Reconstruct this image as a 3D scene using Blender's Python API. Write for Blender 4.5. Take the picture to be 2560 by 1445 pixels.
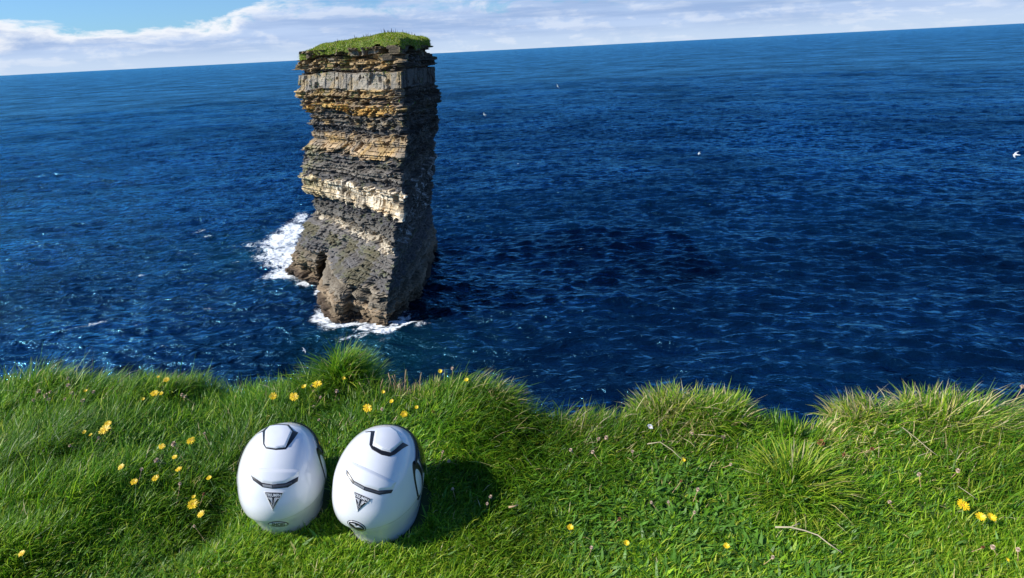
import bpy, bmesh, math, random
import numpy as np
from mathutils import Vector, Matrix
from mathutils.bvhtree import BVHTree
from mathutils.geometry import delaunay_2d_cdt
rnd = random.Random(7)
rng = np.random.default_rng(11)
scene = bpy.context.scene
COL = scene.collection
for o in list(bpy.data.objects): bpy.data.objects.remove(o)

# ------------------------------------------------------------------ camera
F = 1450.0                                   # focal length in photo pixels (2560 wide)
CAM = np.array([0.0, 0.0, 1.23]); SEA = -44.5
ROLL = math.atan2(131, 2560); PITCH = math.atan2(600*math.cos(ROLL), F)
fw = np.array([0, math.cos(PITCH), -math.sin(PITCH)])
r0 = np.array([1.0, 0, 0]); u0 = np.array([0, math.sin(PITCH), math.cos(PITCH)])
RV = math.cos(ROLL)*r0 - math.sin(ROLL)*u0
UV = math.sin(ROLL)*r0 + math.cos(ROLL)*u0
cd = bpy.data.cameras.new('camera'); cam = bpy.data.objects.new('camera', cd); COL.objects.link(cam)
cd.sensor_width = 36; cd.lens = F/2560*36; cd.clip_start = 0.05; cd.clip_end = 300000
cam.matrix_world = Matrix([[RV[0], UV[0], -fw[0], CAM[0]], [RV[1], UV[1], -fw[1], CAM[1]],
                           [RV[2], UV[2], -fw[2], CAM[2]], [0, 0, 0, 1]])
scene.camera = cam
scene.render.resolution_x = 1024; scene.render.resolution_y = 578

def ray(x, y): return fw + (x-1280)/F*RV - (y-722.5)/F*UV
def on_z(x, y, z): d = ray(x, y); return CAM + d*((z-CAM[2])/d[2])
def at_y(x, y, Y): d = ray(x, y); return CAM + d*((Y-CAM[1])/d[1])
def at_depth(x, y, D): return CAM + ray(x, y)*D

# ------------------------------------------------------------------ sun, sky, exposure
SUN = np.array([-0.76, -0.15, 0.62]); SUN /= np.linalg.norm(SUN)
SUN_EL = math.asin(SUN[2]); SUN_AZ = math.atan2(SUN[0], SUN[1])
sl = bpy.data.lights.new('sun', 'SUN'); sl.energy = 5.0; sl.angle = math.radians(0.5); sl.color = (1.0, 0.955, 0.89)
so = bpy.data.objects.new('sun', sl); COL.objects.link(so)
so.rotation_euler = Vector(SUN).to_track_quat('Z', 'Y').to_euler(); so.location = (-20, -5, 30)
vs = scene.view_settings; vs.view_transform = 'Standard'; vs.look = 'None'; vs.gamma = 1.0; vs.exposure = 0.34
SKY = 0.075

class NT:
    """tiny node-graph helper"""
    def __init__(s, tree): s.t = tree; s.n = tree.nodes; s.l = tree.links
    def new(s, typ, **kw):
        n = s.n.new(typ)
        for k, v in kw.items(): setattr(n, k, v)
        return n
    def put(s, sock, v):
        if isinstance(v, bpy.types.NodeSocket): s.l.new(v, sock)
        elif isinstance(v, (tuple, list)) and len(v) == 3 and sock.type == 'RGBA': sock.default_value = (*v, 1)
        else: sock.default_value = v
    def math(s, op, a, b=None, c=None, clamp=False):
        n = s.new('ShaderNodeMath', operation=op); n.use_clamp = clamp
        s.put(n.inputs[0], a)
        if b is not None: s.put(n.inputs[1], b)
        if c is not None: s.put(n.inputs[2], c)
        return n.outputs[0]
    def step(s, v, a, b, lo=0.0, hi=1.0):
        n = s.new('ShaderNodeMapRange', interpolation_type='SMOOTHSTEP')
        for i, q in enumerate((v, a, b, lo, hi)): s.put(n.inputs[i], q)
        return n.outputs[0]
    def mix(s, f, a, b, blend='MIX'):
        n = s.new('ShaderNodeMix', data_type='RGBA', blend_type=blend)
        s.put(n.inputs[0], f); s.put(n.inputs[6], a); s.put(n.inputs[7], b); return n.outputs[2]
    def noise(s, vec, scale, detail=4, rough=0.5, dist=0.0, out=0):
        n = s.new('ShaderNodeTexNoise'); s.put(n.inputs['Scale'], scale); n.inputs['Detail'].default_value = detail
        n.inputs['Roughness'].default_value = rough; n.inputs['Distortion'].default_value = dist
        if vec is not None: s.l.new(vec, n.inputs['Vector'])
        return n.outputs[out]
    def comb(s, x, y, z):
        n = s.new('ShaderNodeCombineXYZ'); s.put(n.inputs[0], x); s.put(n.inputs[1], y); s.put(n.inputs[2], z); return n.outputs[0]
    def sep(s, v): n = s.new('ShaderNodeSeparateXYZ'); s.l.new(v, n.inputs[0]); return n.outputs

world = bpy.data.worlds.new('World'); scene.world = world; world.use_nodes = True
g = NT(world.node_tree); g.n.clear()
sky = g.new('ShaderNodeTexSky', sky_type='NISHITA'); sky.sun_disc = False
sky.sun_elevation = SUN_EL; sky.sun_rotation = SUN_AZ; sky.altitude = 40; sky.air_density = 1.0; sky.dust_density = 0.3; sky.ozone_density = 2.5
tc = g.new('ShaderNodeTexCoord'); X, Y, Z = g.sep(tc.outputs['Generated'])
az = g.math('ARCTAN2', X, Y); el = g.math('MULTIPLY', Z, 57.3)           # elevation in degrees near the horizon
azd = g.math('MULTIPLY', az, 57.3)
v1 = g.comb(g.math('MULTIPLY', azd, 0.16), g.math('MULTIPLY', el, 0.50), 3.1)
big = g.noise(v1, 1.0, 9, 0.60, 0.25)
v2 = g.comb(g.math('MULTIPLY', g.math('ADD', azd, 0.7), 0.16), g.math('MULTIPLY', g.math('ADD', el, 0.35), 0.50), 3.1)
off = g.noise(v2, 1.0, 9, 0.60, 0.25)
streak = g.noise(g.comb(g.math('MULTIPLY', azd, 0.07), g.math('MULTIPLY', el, 0.9), 8.0), 1.0, 6, 0.55)
# upper rim of the bank: about 3 degrees up at the far left, climbing out of frame to the right
rim = g.step(azd, -26.0, -9.0, 2.9, 7.0)
soft = g.math('ADD', rim, g.math('MULTIPLY', g.math('SUBTRACT', big, 0.5), 5.5))
bank = g.step(g.math('SUBTRACT', el, soft), -0.25, 0.55, 1.0, 0.0)
high = g.math('MULTIPLY', g.step(big, 0.47, 0.60), g.step(el, 11.0, 22.0, 0.8, 0.06))
wisp = g.noise(g.comb(g.math('MULTIPLY', azd, 0.22), g.math('MULTIPLY', el, 0.75), 21.0), 1.0, 8, 0.62, 0.4)
bank = g.math('MULTIPLY', bank, g.step(g.math('ADD', wisp, g.step(el, 1.0, 4.5, 0.3, 0.0)), 0.40, 0.58, 0.32, 1.0))
cov = g.math('MAXIMUM', bank, g.math('MULTIPLY', high, g.step(el, 5.5, 9.0)))
lit = g.step(g.math('SUBTRACT', big, off), -0.02, 0.09)                   # sunny side of the billows
puff = g.math('MULTIPLY', lit, g.step(streak, 0.35, 0.6))
rimlight = g.step(g.math('SUBTRACT', soft, el), 0.1, 1.3, 1.0, 0.0)
bright = g.math('MAXIMUM', g.math('MULTIPLY', puff, 0.34), g.math('MULTIPLY', rimlight, g.step(azd, -22.0, -14.0, 0.95, 0.35)))
body = g.mix(g.step(streak, 0.35, 0.65), (0.34, 0.48, 0.76), (0.50, 0.64, 0.90))
body = g.mix(g.step(el, 0.0, 2.0), (0.58, 0.71, 0.90), body)
cloud = g.mix(bright, body, (0.92, 0.95, 1.0))
cscale = g.new('ShaderNodeVectorMath', operation='SCALE'); g.l.new(cloud, cscale.inputs[0]); cscale.inputs['Scale'].default_value = 0.80/SKY
tint = g.mix(1.0, sky.outputs[0], (0.48, 0.95, 1.50), 'MULTIPLY')
cov = g.math('MAXIMUM', cov, g.step(el, 4.0, 10.0, 0.12, 0.0))
final = g.mix(cov, tint, cscale.outputs[0])
bg = g.new('ShaderNodeBackground'); g.l.new(final, bg.inputs[0]); bg.inputs[1].default_value = SKY
wo = g.new('ShaderNodeOutputWorld'); g.l.new(bg.outputs[0], wo.inputs[0])

# ------------------------------------------------------------------ helpers
def tag(o, label=None, cat=None, group=None, kind=None):
    if label: o['label'] = label
    if cat: o['category'] = cat
    if group: o['group'] = group
    if kind: o['kind'] = kind
    return o
def empty(name, loc=(0, 0, 0), rot=(0, 0, 0)):
    o = bpy.data.objects.new(name, None); COL.objects.link(o); o.location = loc; o.rotation_euler = rot
    o.empty_display_size = 0.05; return o
def link(name, me, mat=None, parent=None):
    o = bpy.data.objects.new(name, me); COL.objects.link(o)
    if mat: me.materials.append(mat)
    if parent: o.parent = parent
    return o
def np_mesh(name, V, faces, smooth=False, attrs=None):
    """faces: list of index arrays (n,3)/(n,4)"""
    me = bpy.data.meshes.new(name); me.vertices.add(len(V)); me.vertices.foreach_set('co', np.ascontiguousarray(V, np.float32).ravel())
    idx = np.concatenate([f.ravel() for f in faces]); tot = np.concatenate([np.full(len(f), f.shape[1]) for f in faces])
    me.loops.add(len(idx)); me.loops.foreach_set('vertex_index', idx.astype(np.int32))
    me.polygons.add(len(tot)); me.polygons.foreach_set('loop_start', np.concatenate([[0], np.cumsum(tot)[:-1]]).astype(np.int32))
    me.polygons.foreach_set('use_smooth', np.full(len(tot), smooth))
    me.update(calc_edges=True)
    for k, a in (attrs or {}).items():
        if a.ndim == 1:
            t = me.attributes.new(k, 'FLOAT', 'POINT'); t.data.foreach_set('value', a.astype(np.float32))
        else:
            t = me.attributes.new(k, 'FLOAT_COLOR', 'POINT')
            c = np.ones((len(a), 4), np.float32); c[:, :3] = a; t.data.foreach_set('color', c.ravel())
    return me
def grid_faces(nr, nc, wrap=False):
    i = np.arange(nr-1)[:, None]; j = np.arange(nc if wrap else nc-1)[None, :]; k = (j+1) % nc
    return np.stack([i*nc+j, i*nc+k, (i+1)*nc+k, (i+1)*nc+j], -1).reshape(-1, 4)
def hsh(a, b, c, seed):
    h = (a.astype(np.int64)*374761393 + b.astype(np.int64)*668265263 + c.astype(np.int64)*2147483647 + seed*974711) & 0xffffffff
    h = ((h ^ (h >> 13))*1274126177) & 0xffffffff; h = ((h ^ (h >> 16))*2246822519) & 0xffffffff
    return ((h ^ (h >> 15)) & 0xffffff)/float(0xffffff)
def vn(x, y, seed=0):
    x = np.asarray(x, float); y = np.asarray(y, float); xi = np.floor(x); yi = np.floor(y); fx = x-xi; fy = y-yi
    fx = fx*fx*(3-2*fx); fy = fy*fy*(3-2*fy); z = np.zeros_like(xi)
    a = hsh(xi, yi, z, seed); b = hsh(xi+1, yi, z, seed); c = hsh(xi, yi+1, z, seed); d = hsh(xi+1, yi+1, z, seed)
    return (a*(1-fx)+b*fx)*(1-fy)+(c*(1-fx)+d*fx)*fy
def fbm(x, y, seed=0, o=4):
    s = 0; a = 0.5; t = 0
    for k in range(o): s = s+a*vn(x*2**k, y*2**k, seed+k*17); t += a; a *= 0.5
    return s/t
def sstep(x, a, b): t = np.clip((x-a)/(b-a), 0, 1); return t*t*(3-2*t)

def principled(name, color=(0.5, 0.5, 0.5), rough=0.5, metal=0.0, coat=0.0, spec=0.5):
    m = bpy.data.materials.new(name); m.use_nodes = True; t = NT(m.node_tree)
    b = t.n['Principled BSDF']; b.inputs['Base Color'].default_value = (*color, 1); b.inputs['Roughness'].default_value = rough
    b.inputs['Metallic'].default_value = metal; b.inputs['Coat Weight'].default_value = coat; b.inputs['Specular IOR Level'].default_value = spec
    return m, t, b
def noisy(name, color, rough, amt=0.15, scale=20, **kw):
    m, t, b = principled(name, color, rough, **kw)
    tcn = t.new('ShaderNodeTexCoord'); n = t.noise(tcn.outputs['Object'], scale, 5, 0.6)
    lo = tuple(c*(1-amt) for c in color); hi = tuple(min(1, c*(1+amt)) for c in color)
    t.l.new(t.mix(n, lo, hi), b.inputs['Base Color']); return m

# ------------------------------------------------------------------ ground and cliff
EDGE_PX = [(-900, 945), (-300, 945), (0, 948), (200, 940), (380, 930), (520, 928), (640, 932), (760, 930), (860, 915), (950, 945), (1100, 945), (1210, 970),
           (1300, 1012), (1420, 1035), (1560, 1026), (1660, 998), (1780, 985), (1860, 1000), (1920, 1032), (1980, 1030), (2070, 1003), (2160, 990),
           (2300, 978), (2420, 975), (2520, 995), (2600, 1000), (2900, 1000), (3500, 990)]
HUM = [(860, 945, 0.09, 0.16), (1700, 1030, 0.065, 0.20), (1830, 1030, 0.05, 0.15), (2160, 1030, 0.07, 0.17), (2370, 1010, 0.065, 0.22), (1990, 1220, 0.05, 0.14),
       (400, 960, 0.06, 0.2), (130, 980, 0.06, 0.2), (1330, 1100, -0.05, 0.10), (1180, 1010, 0.04, 0.2), (1950, 1050, -0.03, 0.1), (510, 1310, -0.06, 0.12),
       (180, 1150, 0.07, 0.30), (360, 1330, -0.04, 0.2), (2400, 1200, 0.03, 0.3), (600, 960, 0.02, .1), (260, 1260, 0.04, .12)]
ep = np.array([on_z(x, y+float(np.interp(x, [0, 700, 900, 1200, 1330, 1500, 1620, 1840, 1930, 2040, 2150, 2400], [14, 18, 14, 8, -28, -26, 20, 10, -26, -22, 14, 30])), 0.03) for x, y in EDGE_PX])
EX, EY = ep[:, 0], ep[:, 1]
def edge(x):
    x = np.asarray(x, float)
    return np.interp(x, EX, EY) + 0.07*(fbm(x*4.0, x*0+1, 5)-0.5) + 0.05*(fbm(x*13.0, x*0+7, 6, 2)-0.5) + np.where(np.abs(x) > 5, (fbm(x*.25, x*0, 9)-.5)*3*sstep(np.abs(x), 5, 12), 0)
hp = [(on_z(x, y, 0.0), a, r) for x, y, a, r in HUM]
def G(x, y):
    x = np.asarray(x, float); y = np.asarray(y, float)
    z = 0.10*(fbm(x*1.3+4, y*1.3, 3, 3)-0.5) + 0.045*(fbm(x*4, y*4, 21, 3)-0.5)
    flat = np.exp(-(((x+0.52)/0.45)**2+((y-1.36)/0.25)**2)**2)
    z = z*(1-0.9*flat)
    for p, a, r in hp: z = z + a*np.exp(-((x-p[0])**2+(y-p[1])**2)/(r*r))
    t = y-edge(x); q = np.maximum(t+0.12, 0)
    z = z - np.minimum(2.6*q**1.4, 2.6*q*1.2) - 4.0*np.maximum(t-0.35, 0)
    return np.maximum(z, SEA-2)
def pick(x, y, h=0.0):
    d = ray(x, y); ts = np.linspace(0.9, 5.5, 1400); P = CAM[None]+d[None]*ts[:, None]
    hit = np.nonzero(P[:, 2] < G(P[:, 0], P[:, 1])+h)[0]
    i = hit[0] if len(hit) else int(np.argmin(P[:, 2]-G(P[:, 0], P[:, 1])))
    return P[i]
xs = np.unique(np.concatenate([np.arange(-3.2, 3.2, 0.022), -3.2-np.cumsum(0.022*1.08**np.arange(90))[:75], 3.2+np.cumsum(0.022*1.08**np.arange(90))[:75]]))
ts = np.unique(np.concatenate([np.arange(-2.2, 0.5, 0.022), -2.2-np.cumsum(0.03*1.12**np.arange(45)), 0.5+np.cumsum(0.05*1.08**np.arange(62))]))
ts = ts[ts < 13]
TX, TT = np.meshgrid(xs, ts); TY = TT+edge(TX); TZ = G(TX, TY)
rk = sstep(TT, 0.5, 1.5)
TY2 = TY + rk*2.2*(fbm(TX*.5, TZ*1.2, 31, 4)-.5); TX2 = TX
gm = bpy.data.materials.new('soil_and_rock'); gm.use_nodes = True; t = NT(gm.node_tree); b = t.n['Principled BSDF']
pos = t.new('ShaderNodeNewGeometry').outputs['Position']
att = t.new('ShaderNodeAttribute', attribute_name='rock')
soil = t.mix(t.noise(pos, 25, 6, .7), (0.012, 0.028, 0.005), (0.035, 0.07, 0.010))
sx, sy, sz = t.sep(pos)
rockc = t.mix(t.noise(t.comb(t.math('MULTIPLY', sx, .2), t.math('MULTIPLY', sy, .2), t.math('MULTIPLY', sz, 2.5)), 1, 8, .65), (0.03, 0.028, 0.026), (0.22, 0.17, 0.11))
t.l.new(t.mix(att.outputs['Fac'], soil, rockc), b.inputs['Base Color']); b.inputs['Roughness'].default_value = .9
me = np_mesh('ground', np.stack([TX2, TY2, TZ], -1).reshape(-1, 3), [grid_faces(*TX.shape)], True, {'rock': rk.ravel()})
tag(link('ground', me, gm), kind='structure')

# ------------------------------------------------------------------ sea
def foot_world(pts): return np.array([on_z(x, y, SEA)[:2] for x, y in pts])
FOAM = [  # px, py, rx(m), ry(m), strength
    (705, 600, 4.5, 7, 1.15), (730, 625, 4, 5, 1.0), (718, 655, 4, 4.5, 1.0), (745, 580, 4, 5, .9), (690, 660, 4, 4, .7), (668, 620, 5, 4, .6), (680, 640, 5, 6, .95), (730, 570, 4, 8, 1.0), (715, 680, 4, 4, 1.0), (755, 545, 3, 7, .8), (640, 610, 7, 4, .62), (690, 690, 5, 3, .62),
    (600, 560, 8, 3, .36), (500, 580, 3, 2.2, .62), (515, 592, 2, 1.2, .7), (560, 545, 5, 1.6, .45), (455, 632, 2, .8, .5), (490, 635, 2.5, .9, .5), (590, 660, 2.5, 1.3, .52),
    (352, 690, 1, .8, .8), (440, 700, .8, .5, .6), (240, 812, 3.4, 1.2, .66), (160, 832, 2.6, .9, .55), (350, 808, .8, .4, .7), (525, 770, 1.6, 1.1, .62), (270, 800, 4, .8, .45),
    (800, 790, 2.0, 2.8, 1.0), (840, 812, 3.6, 1.6, .95), (900, 822, 3.4, 1.5, .78), (960, 828, 3, 1.1, .8), (1030, 806, 2.4, .8, .95), (1050, 815, 1.6, 1, .7), (800, 740, 1.6, 2.6, .8),
    (880, 845, 4.5, 1.8, .56), (960, 850, 3.8, 1.6, .5), (660, 700, 5, 2, .5), (640, 725, 3, 1.5, .45), (780, 712, 3, 1.2, .8), (1000, 800, 3, 1, .6),
    (415, 872, .35, .25, 1.1), (1030, 720, 2, .8, .3), (1070, 690, 3, 1, .35), (490, 402, 1.2, .8, .62), (690, 425, 1.6, 1.0, .55), (2020, 580, 1, .5, .5), (770, 872, 0.6, .5, .6)]
TEAL = [(640, 640, 10, 7, .9), (620, 600, 12, 8, .5), (900, 862, 8, 4, .8), (980, 900, 12, 6, .55), (560, 600, 14, 8, .3), (840, 830, 8, 4, .6), (1050, 850, 6, 4, .35), (700, 720, 8, 4, .35)]
th = np.concatenate([np.linspace(58, 34, 120)[:-1], np.linspace(34, 9, 600)[:-1], np.linspace(9, 3, 300), 3*np.exp(-np.linspace(0, 1, 190)[1:]*4.6)])      # depression angle in degrees
rr = (CAM[2]-SEA)/np.tan(np.radians(th)); rr[-1] = 90000
aa = np.radians(np.concatenate([np.linspace(-100, -52, 40)[:-1], np.linspace(-52, 52, 1150), np.linspace(52, 100, 40)[1:]]))
RR, AA = np.meshgrid(rr, aa, indexing='ij'); SX = RR*np.sin(AA); SY = RR*np.cos(AA)
dr = np.gradient(rr)[:, None]*np.ones_like(RR); da = np.gradient(aa)[None, :]*RR; sp = np.maximum(dr*0.9, da)
SZ = np.zeros_like(SX); DX = np.zeros_like(SX); DY = np.zeros_like(SX)
NW = 40; N2 = 30; N3 = 16
NSC = np.array([2.0, 3.5, 6, 11, 20, 40]); NF = [fbm(SX/a/4, SY/a/4, 501+i, 2) for i, a in enumerate(NSC)]; NF2 = [fbm(SX/a/4+9, SY/a/4, 541+i, 2) for i, a in enumerate(NSC)]
for k in range(NW+N2+N3):
    lam = 1.7*(28/1.7)**(min(k, NW-1)/(NW-1.0))*rng.uniform(.93, 1.07); th0 = math.radians(rng.normal(255, 32))
    kx, ky = math.cos(th0), math.sin(th0); kk = 2*math.pi/lam; amp = 0.0055*lam**0.86*rng.uniform(.6, 1.3)
    if k >= NW: lam = 1.8*(5.5/1.8)**((k-NW)/(N2-1.0)); th0 = math.radians(rng.normal(260, 18)); kx, ky = math.cos(th0), math.sin(th0); kk = 2*math.pi/lam; amp = .0088*lam*rng.uniform(.6, 1.3)
    if k >= NW+N2: lam = 7*(55/7)**((k-NW-N2)/(N3-1.0)); th0 = math.radians(rng.normal(258, 26)); kx, ky = math.cos(th0), math.sin(th0); kk = 2*math.pi/lam; amp = .0026*lam*rng.uniform(.6, 1.3)
    w = 1-sstep(sp*2.6/lam, 0.6, 1.3); ph = kk*(kx*SX+ky*SY)+rng.uniform(0, 6.28)
    q_ = int(np.argmin(np.abs(np.log(lam)-np.log(NSC)))); ph = ph + 4.4*((NF[q_] if k % 2 else NF2[q_])-.5)
    SZ += w*amp*np.sin(ph); DX += w*amp*kx*np.cos(ph); DY += w*amp*ky*np.cos(ph)
foam = np.zeros_like(SX); teal = np.zeros_like(SX)
near = RR < 400
for lst, arr in ((FOAM, foam), (TEAL, teal)):
    for x, y, a, c, s in lst:
        p = on_z(x, y, SEA); ang = math.atan2(p[0], p[1])
        ux, uy = math.cos(ang), -math.sin(ang); dx = SX-p[0]; dy = SY-p[1]
        e = ((dx*ux+dy*uy)/a)**2 + ((dx*-uy+dy*ux)/c)**2
        v = s*np.exp(-e*.7)*(e < 12); arr[:] = np.maximum(arr, v)+0.25*np.minimum(arr, v)
wd_ = np.full(SX.shape, 99.0)
sel = (SX > -75) & (SX < 5) & (SY > 70) & (SY < 150)
base_px = [(715, 692), (735, 702), (755, 710), (800, 718), (830, 700), (812, 735), (806, 765), (825, 785), (842, 800), (870, 798), (900, 800), (930, 812), (963, 822), (985, 812), (1008, 785), (725, 660), (735, 630)]
for x, y in base_px:
    p = on_z(x, y, SEA); wd_[sel] = np.minimum(wd_[sel], np.hypot(SX[sel]-p[0], SY[sel]-p[1]))
foam += .55*(1-sstep(wd_, 1.2, 3.4))
chop = 1-.5*sstep(RR, 150, 400)
SZ += .45*np.minimum(foam, 1)*fbm(SX*.8, SY*.8, 300, 4)*(RR < 200)
Vs = np.stack([SX+1.1*DX, SY+1.1*DY, SEA+SZ], -1).reshape(-1, 3)
wm = bpy.data.materials.new('sea_water'); wm.use_nodes = True; t = NT(wm.node_tree); b = t.n['Principled BSDF']
pos = t.new('ShaderNodeNewGeometry').outputs['Position']; px_, py_, pz_ = t.sep(pos)
fa = t.new('ShaderNodeAttribute', attribute_name='foam').outputs['Fac']; ta = t.new('ShaderNodeAttribute', attribute_name='teal').outputs['Fac']
cur = t.noise(pos, 0.012, 4, .6); cur2 = t.noise(t.comb(t.math('MULTIPLY', px_, .25), py_, 0.0), 0.02, 4, .6)
deep = t.mix(t.step(t.math('ADD', cur, cur2), .8, 1.2), (0.0005, 0.0050, 0.018), (0.0007, 0.0100, 0.032))
deep = t.mix(t.math('MULTIPLY', ta, .62, clamp=True), deep, (0.003, 0.040, 0.050))
vw = t.comb(t.math('MULTIPLY', px_, 0.42), py_, 0.0)
n1 = t.noise(vw, 0.9, 4, .6, .6); n2 = t.noise(vw, 3.2, 3, .55, .3); n0 = t.noise(t.comb(t.math('MULTIPLY', px_, .7), py_, 0.0), 0.22, 3, .6, .5)
fnn = t.noise(t.comb(t.math('MULTIPLY', px_, .8), py_, 0.0), 0.55, 8, .72, 1.2)
lace = t.math('SUBTRACT', 1.0, t.math('MULTIPLY', t.math('ABSOLUTE', t.math('SUBTRACT', t.noise(pos, 0.75, 5, .65, 1.6), 0.5)), 9.0))
fsum = t.math('ADD', t.math('ADD', t.math('MULTIPLY', fa, 0.72), t.math('MULTIPLY', t.math('SUBTRACT', fnn, 0.5), 1.5)), t.math('MULTIPLY', lace, 0.13))
fmask = t.math('MULTIPLY', t.step(fsum, 0.46, 0.80), t.step(fa, 0.10, 0.32))
bsc = t.math('ADD', t.math('ADD', t.math('MULTIPLY', n1, 0.70), t.math('MULTIPLY', n2, 0.13)), t.math('ADD', t.math('MULTIPLY', n0, 1.9), t.math('MULTIPLY', t.noise(t.comb(t.math('MULTIPLY', px_, .8), py_, 5.0), .055, 4, .62, .4), 2.8)))
bmp = t.new('ShaderNodeBump'); bmp.inputs['Strength'].default_value = 1.0; bmp.inputs['Distance'].default_value = 1.0; t.l.new(bsc, bmp.inputs['Height'])
t.l.new(t.mix(fmask, deep, (0.78, 0.82, 0.84)), b.inputs['Base Color']); b.inputs['Roughness'].default_value = .7; b.inputs['Specular IOR Level'].default_value = 0.0
t.l.new(bmp.outputs[0], b.inputs['Normal'])
gl = t.new('ShaderNodeBsdfGlossy'); gl.inputs['Roughness'].default_value = .10; gl.inputs['Color'].default_value = (.20, .66, 1.0, 1); t.l.new(bmp.outputs[0], gl.inputs['Normal'])
gust = t.noise(t.comb(t.math('MULTIPLY', px_, .85), py_, 9.0), .012, 13, .82, .3)
fr = t.new('ShaderNodeFresnel'); fr.inputs['IOR'].default_value = 1.34; t.l.new(bmp.outputs[0], fr.inputs['Normal'])
fac = t.math('MULTIPLY', t.math('MULTIPLY', t.math('MINIMUM', t.math('MULTIPLY', fr.outputs[0], 1.6), 0.62), t.step(gust, .33, .67, .45, 1.45)), t.math('SUBTRACT', 1.0, t.math('MULTIPLY', fmask, .95)))
mx = t.new('ShaderNodeMixShader'); t.l.new(fac, mx.inputs[0]); t.l.new(b.outputs[0], mx.inputs[1]); t.l.new(gl.outputs[0], mx.inputs[2]); t.l.new(mx.outputs[0], t.n['Material Output'].inputs[0])
me = np_mesh('sea', Vs, [grid_faces(*SX.shape)], True, {'foam': foam.ravel(), 'teal': teal.ravel()})
tag(link('sea', me, wm), kind='structure')

# ------------------------------------------------------------------ sea stack
b0 = on_z(965, 818, SEA); YC = b0[1]
bl = on_z(715, 692, SEA); br = on_z(1087, 615, SEA)
Cpx = [(1000, 112), (1002, 175), (1003, 225), (1006, 260), (1003, 300), (1018, 350), (1005, 400), (1000, 440), (1008, 485), (1005, 540), (985, 590), (985, 650), (975, 710), (965, 760), (965, 818)]
Lpx = [(748, 112), (745, 130), (745, 165), (749, 185), (748, 220), (743, 235), (752, 255), (754, 272), (770, 285), (776, 320), (786, 345), (754, 372), (750, 440), (757, 465), (780, 495), (788, 538),
       (759, 560), (745, 600), (727, 640), (715, 692)]
Rpx = [(1073, 92), (1082, 130), (1083, 175), (1086, 210), (1102, 245), (1098, 300), (1087, 345), (1083, 420), (1082, 470), (1076, 520), (1082, 560), (1087, 615)]
def track(px, ya, yb):
    n = len(px); ys = [px[0][1], px[-1][1]]; out = []
    for x, y in px:
        f = (y-ys[0])/(ys[1]-ys[0]); out.append(at_y(x, y, ya+(yb-ya)*f))
    out = np.array(out)[::-1]; return out[:, 2], out[:, 0], out[:, 1]
TC, TL, TR = track(Cpx, YC+3, YC), track(Lpx, YC+21, bl[1]), track(Rpx, YC+30, br[1])
def at(T, z): return np.stack([np.interp(z, T[0], T[1]), np.interp(z, T[0], T[2])], -1)
def zc(y): return float(np.interp(y, [p[1] for p in Cpx], TC[0][::-1]))     # height of an image row on the near corner
TOP = zc(112)
nrow = 430; zz = np.linspace(SEA-2.5, TOP, nrow)
L_, C_, R_ = at(TL, zz), at(TC, zz), at(TR, zz)
wl = foot_world([(715, 692), (755, 708), (800, 717), (836, 692), (806, 762), (842, 800), (900, 792), (963, 820), (1008, 778), (1052, 738), (1087, 615)])
keyf = [0, .14, .28, .40, .56, .70, .84]
lob = (1-sstep(zz, SEA+1.0, SEA+13.0))[:, None]
cols = []
for k in range(7):
    p = L_*(1-keyf[k])+C_*keyf[k]
    bend = 0.0
    cols.append(p*(1-lob)+(wl[k][None])*lob if k else L_)
cols.append(C_)
for k, f in ((8, .33), (9, .66)):
    p = C_*(1-f)+R_*f; cols.append(p*(1-lob)+wl[k][None]*lob)
cols.append(R_)
cols.append(R_+np.array([-3, 7.0])); cols.append((L_+R_)/2+np.array([-3, 16.0])); cols.append(L_+np.array([3.5, 11.0]))
K = np.stack(cols, 1)                                    # rows x key points x 2
npk = [26, 26, 26, 30, 30, 26, 34, 60, 60, 70, 12, 12, 12, 12]
P = []; S = []; s0 = 0.0
for k in range(len(npk)):
    a = K[:, k]; c = K[:, (k+1) % len(cols)]; f = np.arange(npk[k])/npk[k]
    P.append(a[:, None]*(1-f)[None, :, None]+c[:, None]*f[None, :, None])
    ln = np.linalg.norm(a.mean(0)-c.mean(0)); S.append(s0+f*ln); s0 += ln
P = np.concatenate(P, 1); S = np.concatenate(S); nc = P.shape[1]
tanv = np.roll(P, -2, 1)-np.roll(P, 2, 1)
for _ in range(3): tanv = (np.roll(tanv, 1, 1)+tanv*2+np.roll(tanv, -1, 1))
nrm = np.stack([tanv[..., 1], -tanv[..., 0]], -1); nrm /= np.linalg.norm(nrm, axis=-1, keepdims=True)+1e-9
cen = P.mean(1, keepdims=True)
if ((P-cen)*nrm).sum() < 0: nrm = -nrm
SS, ZZ = np.meshgrid(S, zz)
dip = .55*(fbm(SS*.09, ZZ*.06, 41, 3)-.5)*2 + .20*(fbm(SS*.5, ZZ*.1, 43, 2)-.5) + np.where(ZZ < zc(560), .085*((np.minimum(SS, S[sum(npk[:7])])-12)-np.maximum(SS-S[sum(npk[:7])], 0)*.6)*sstep(-ZZ, -zc(560), -zc(720)), 0)
ZB = ZZ+dip
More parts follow.
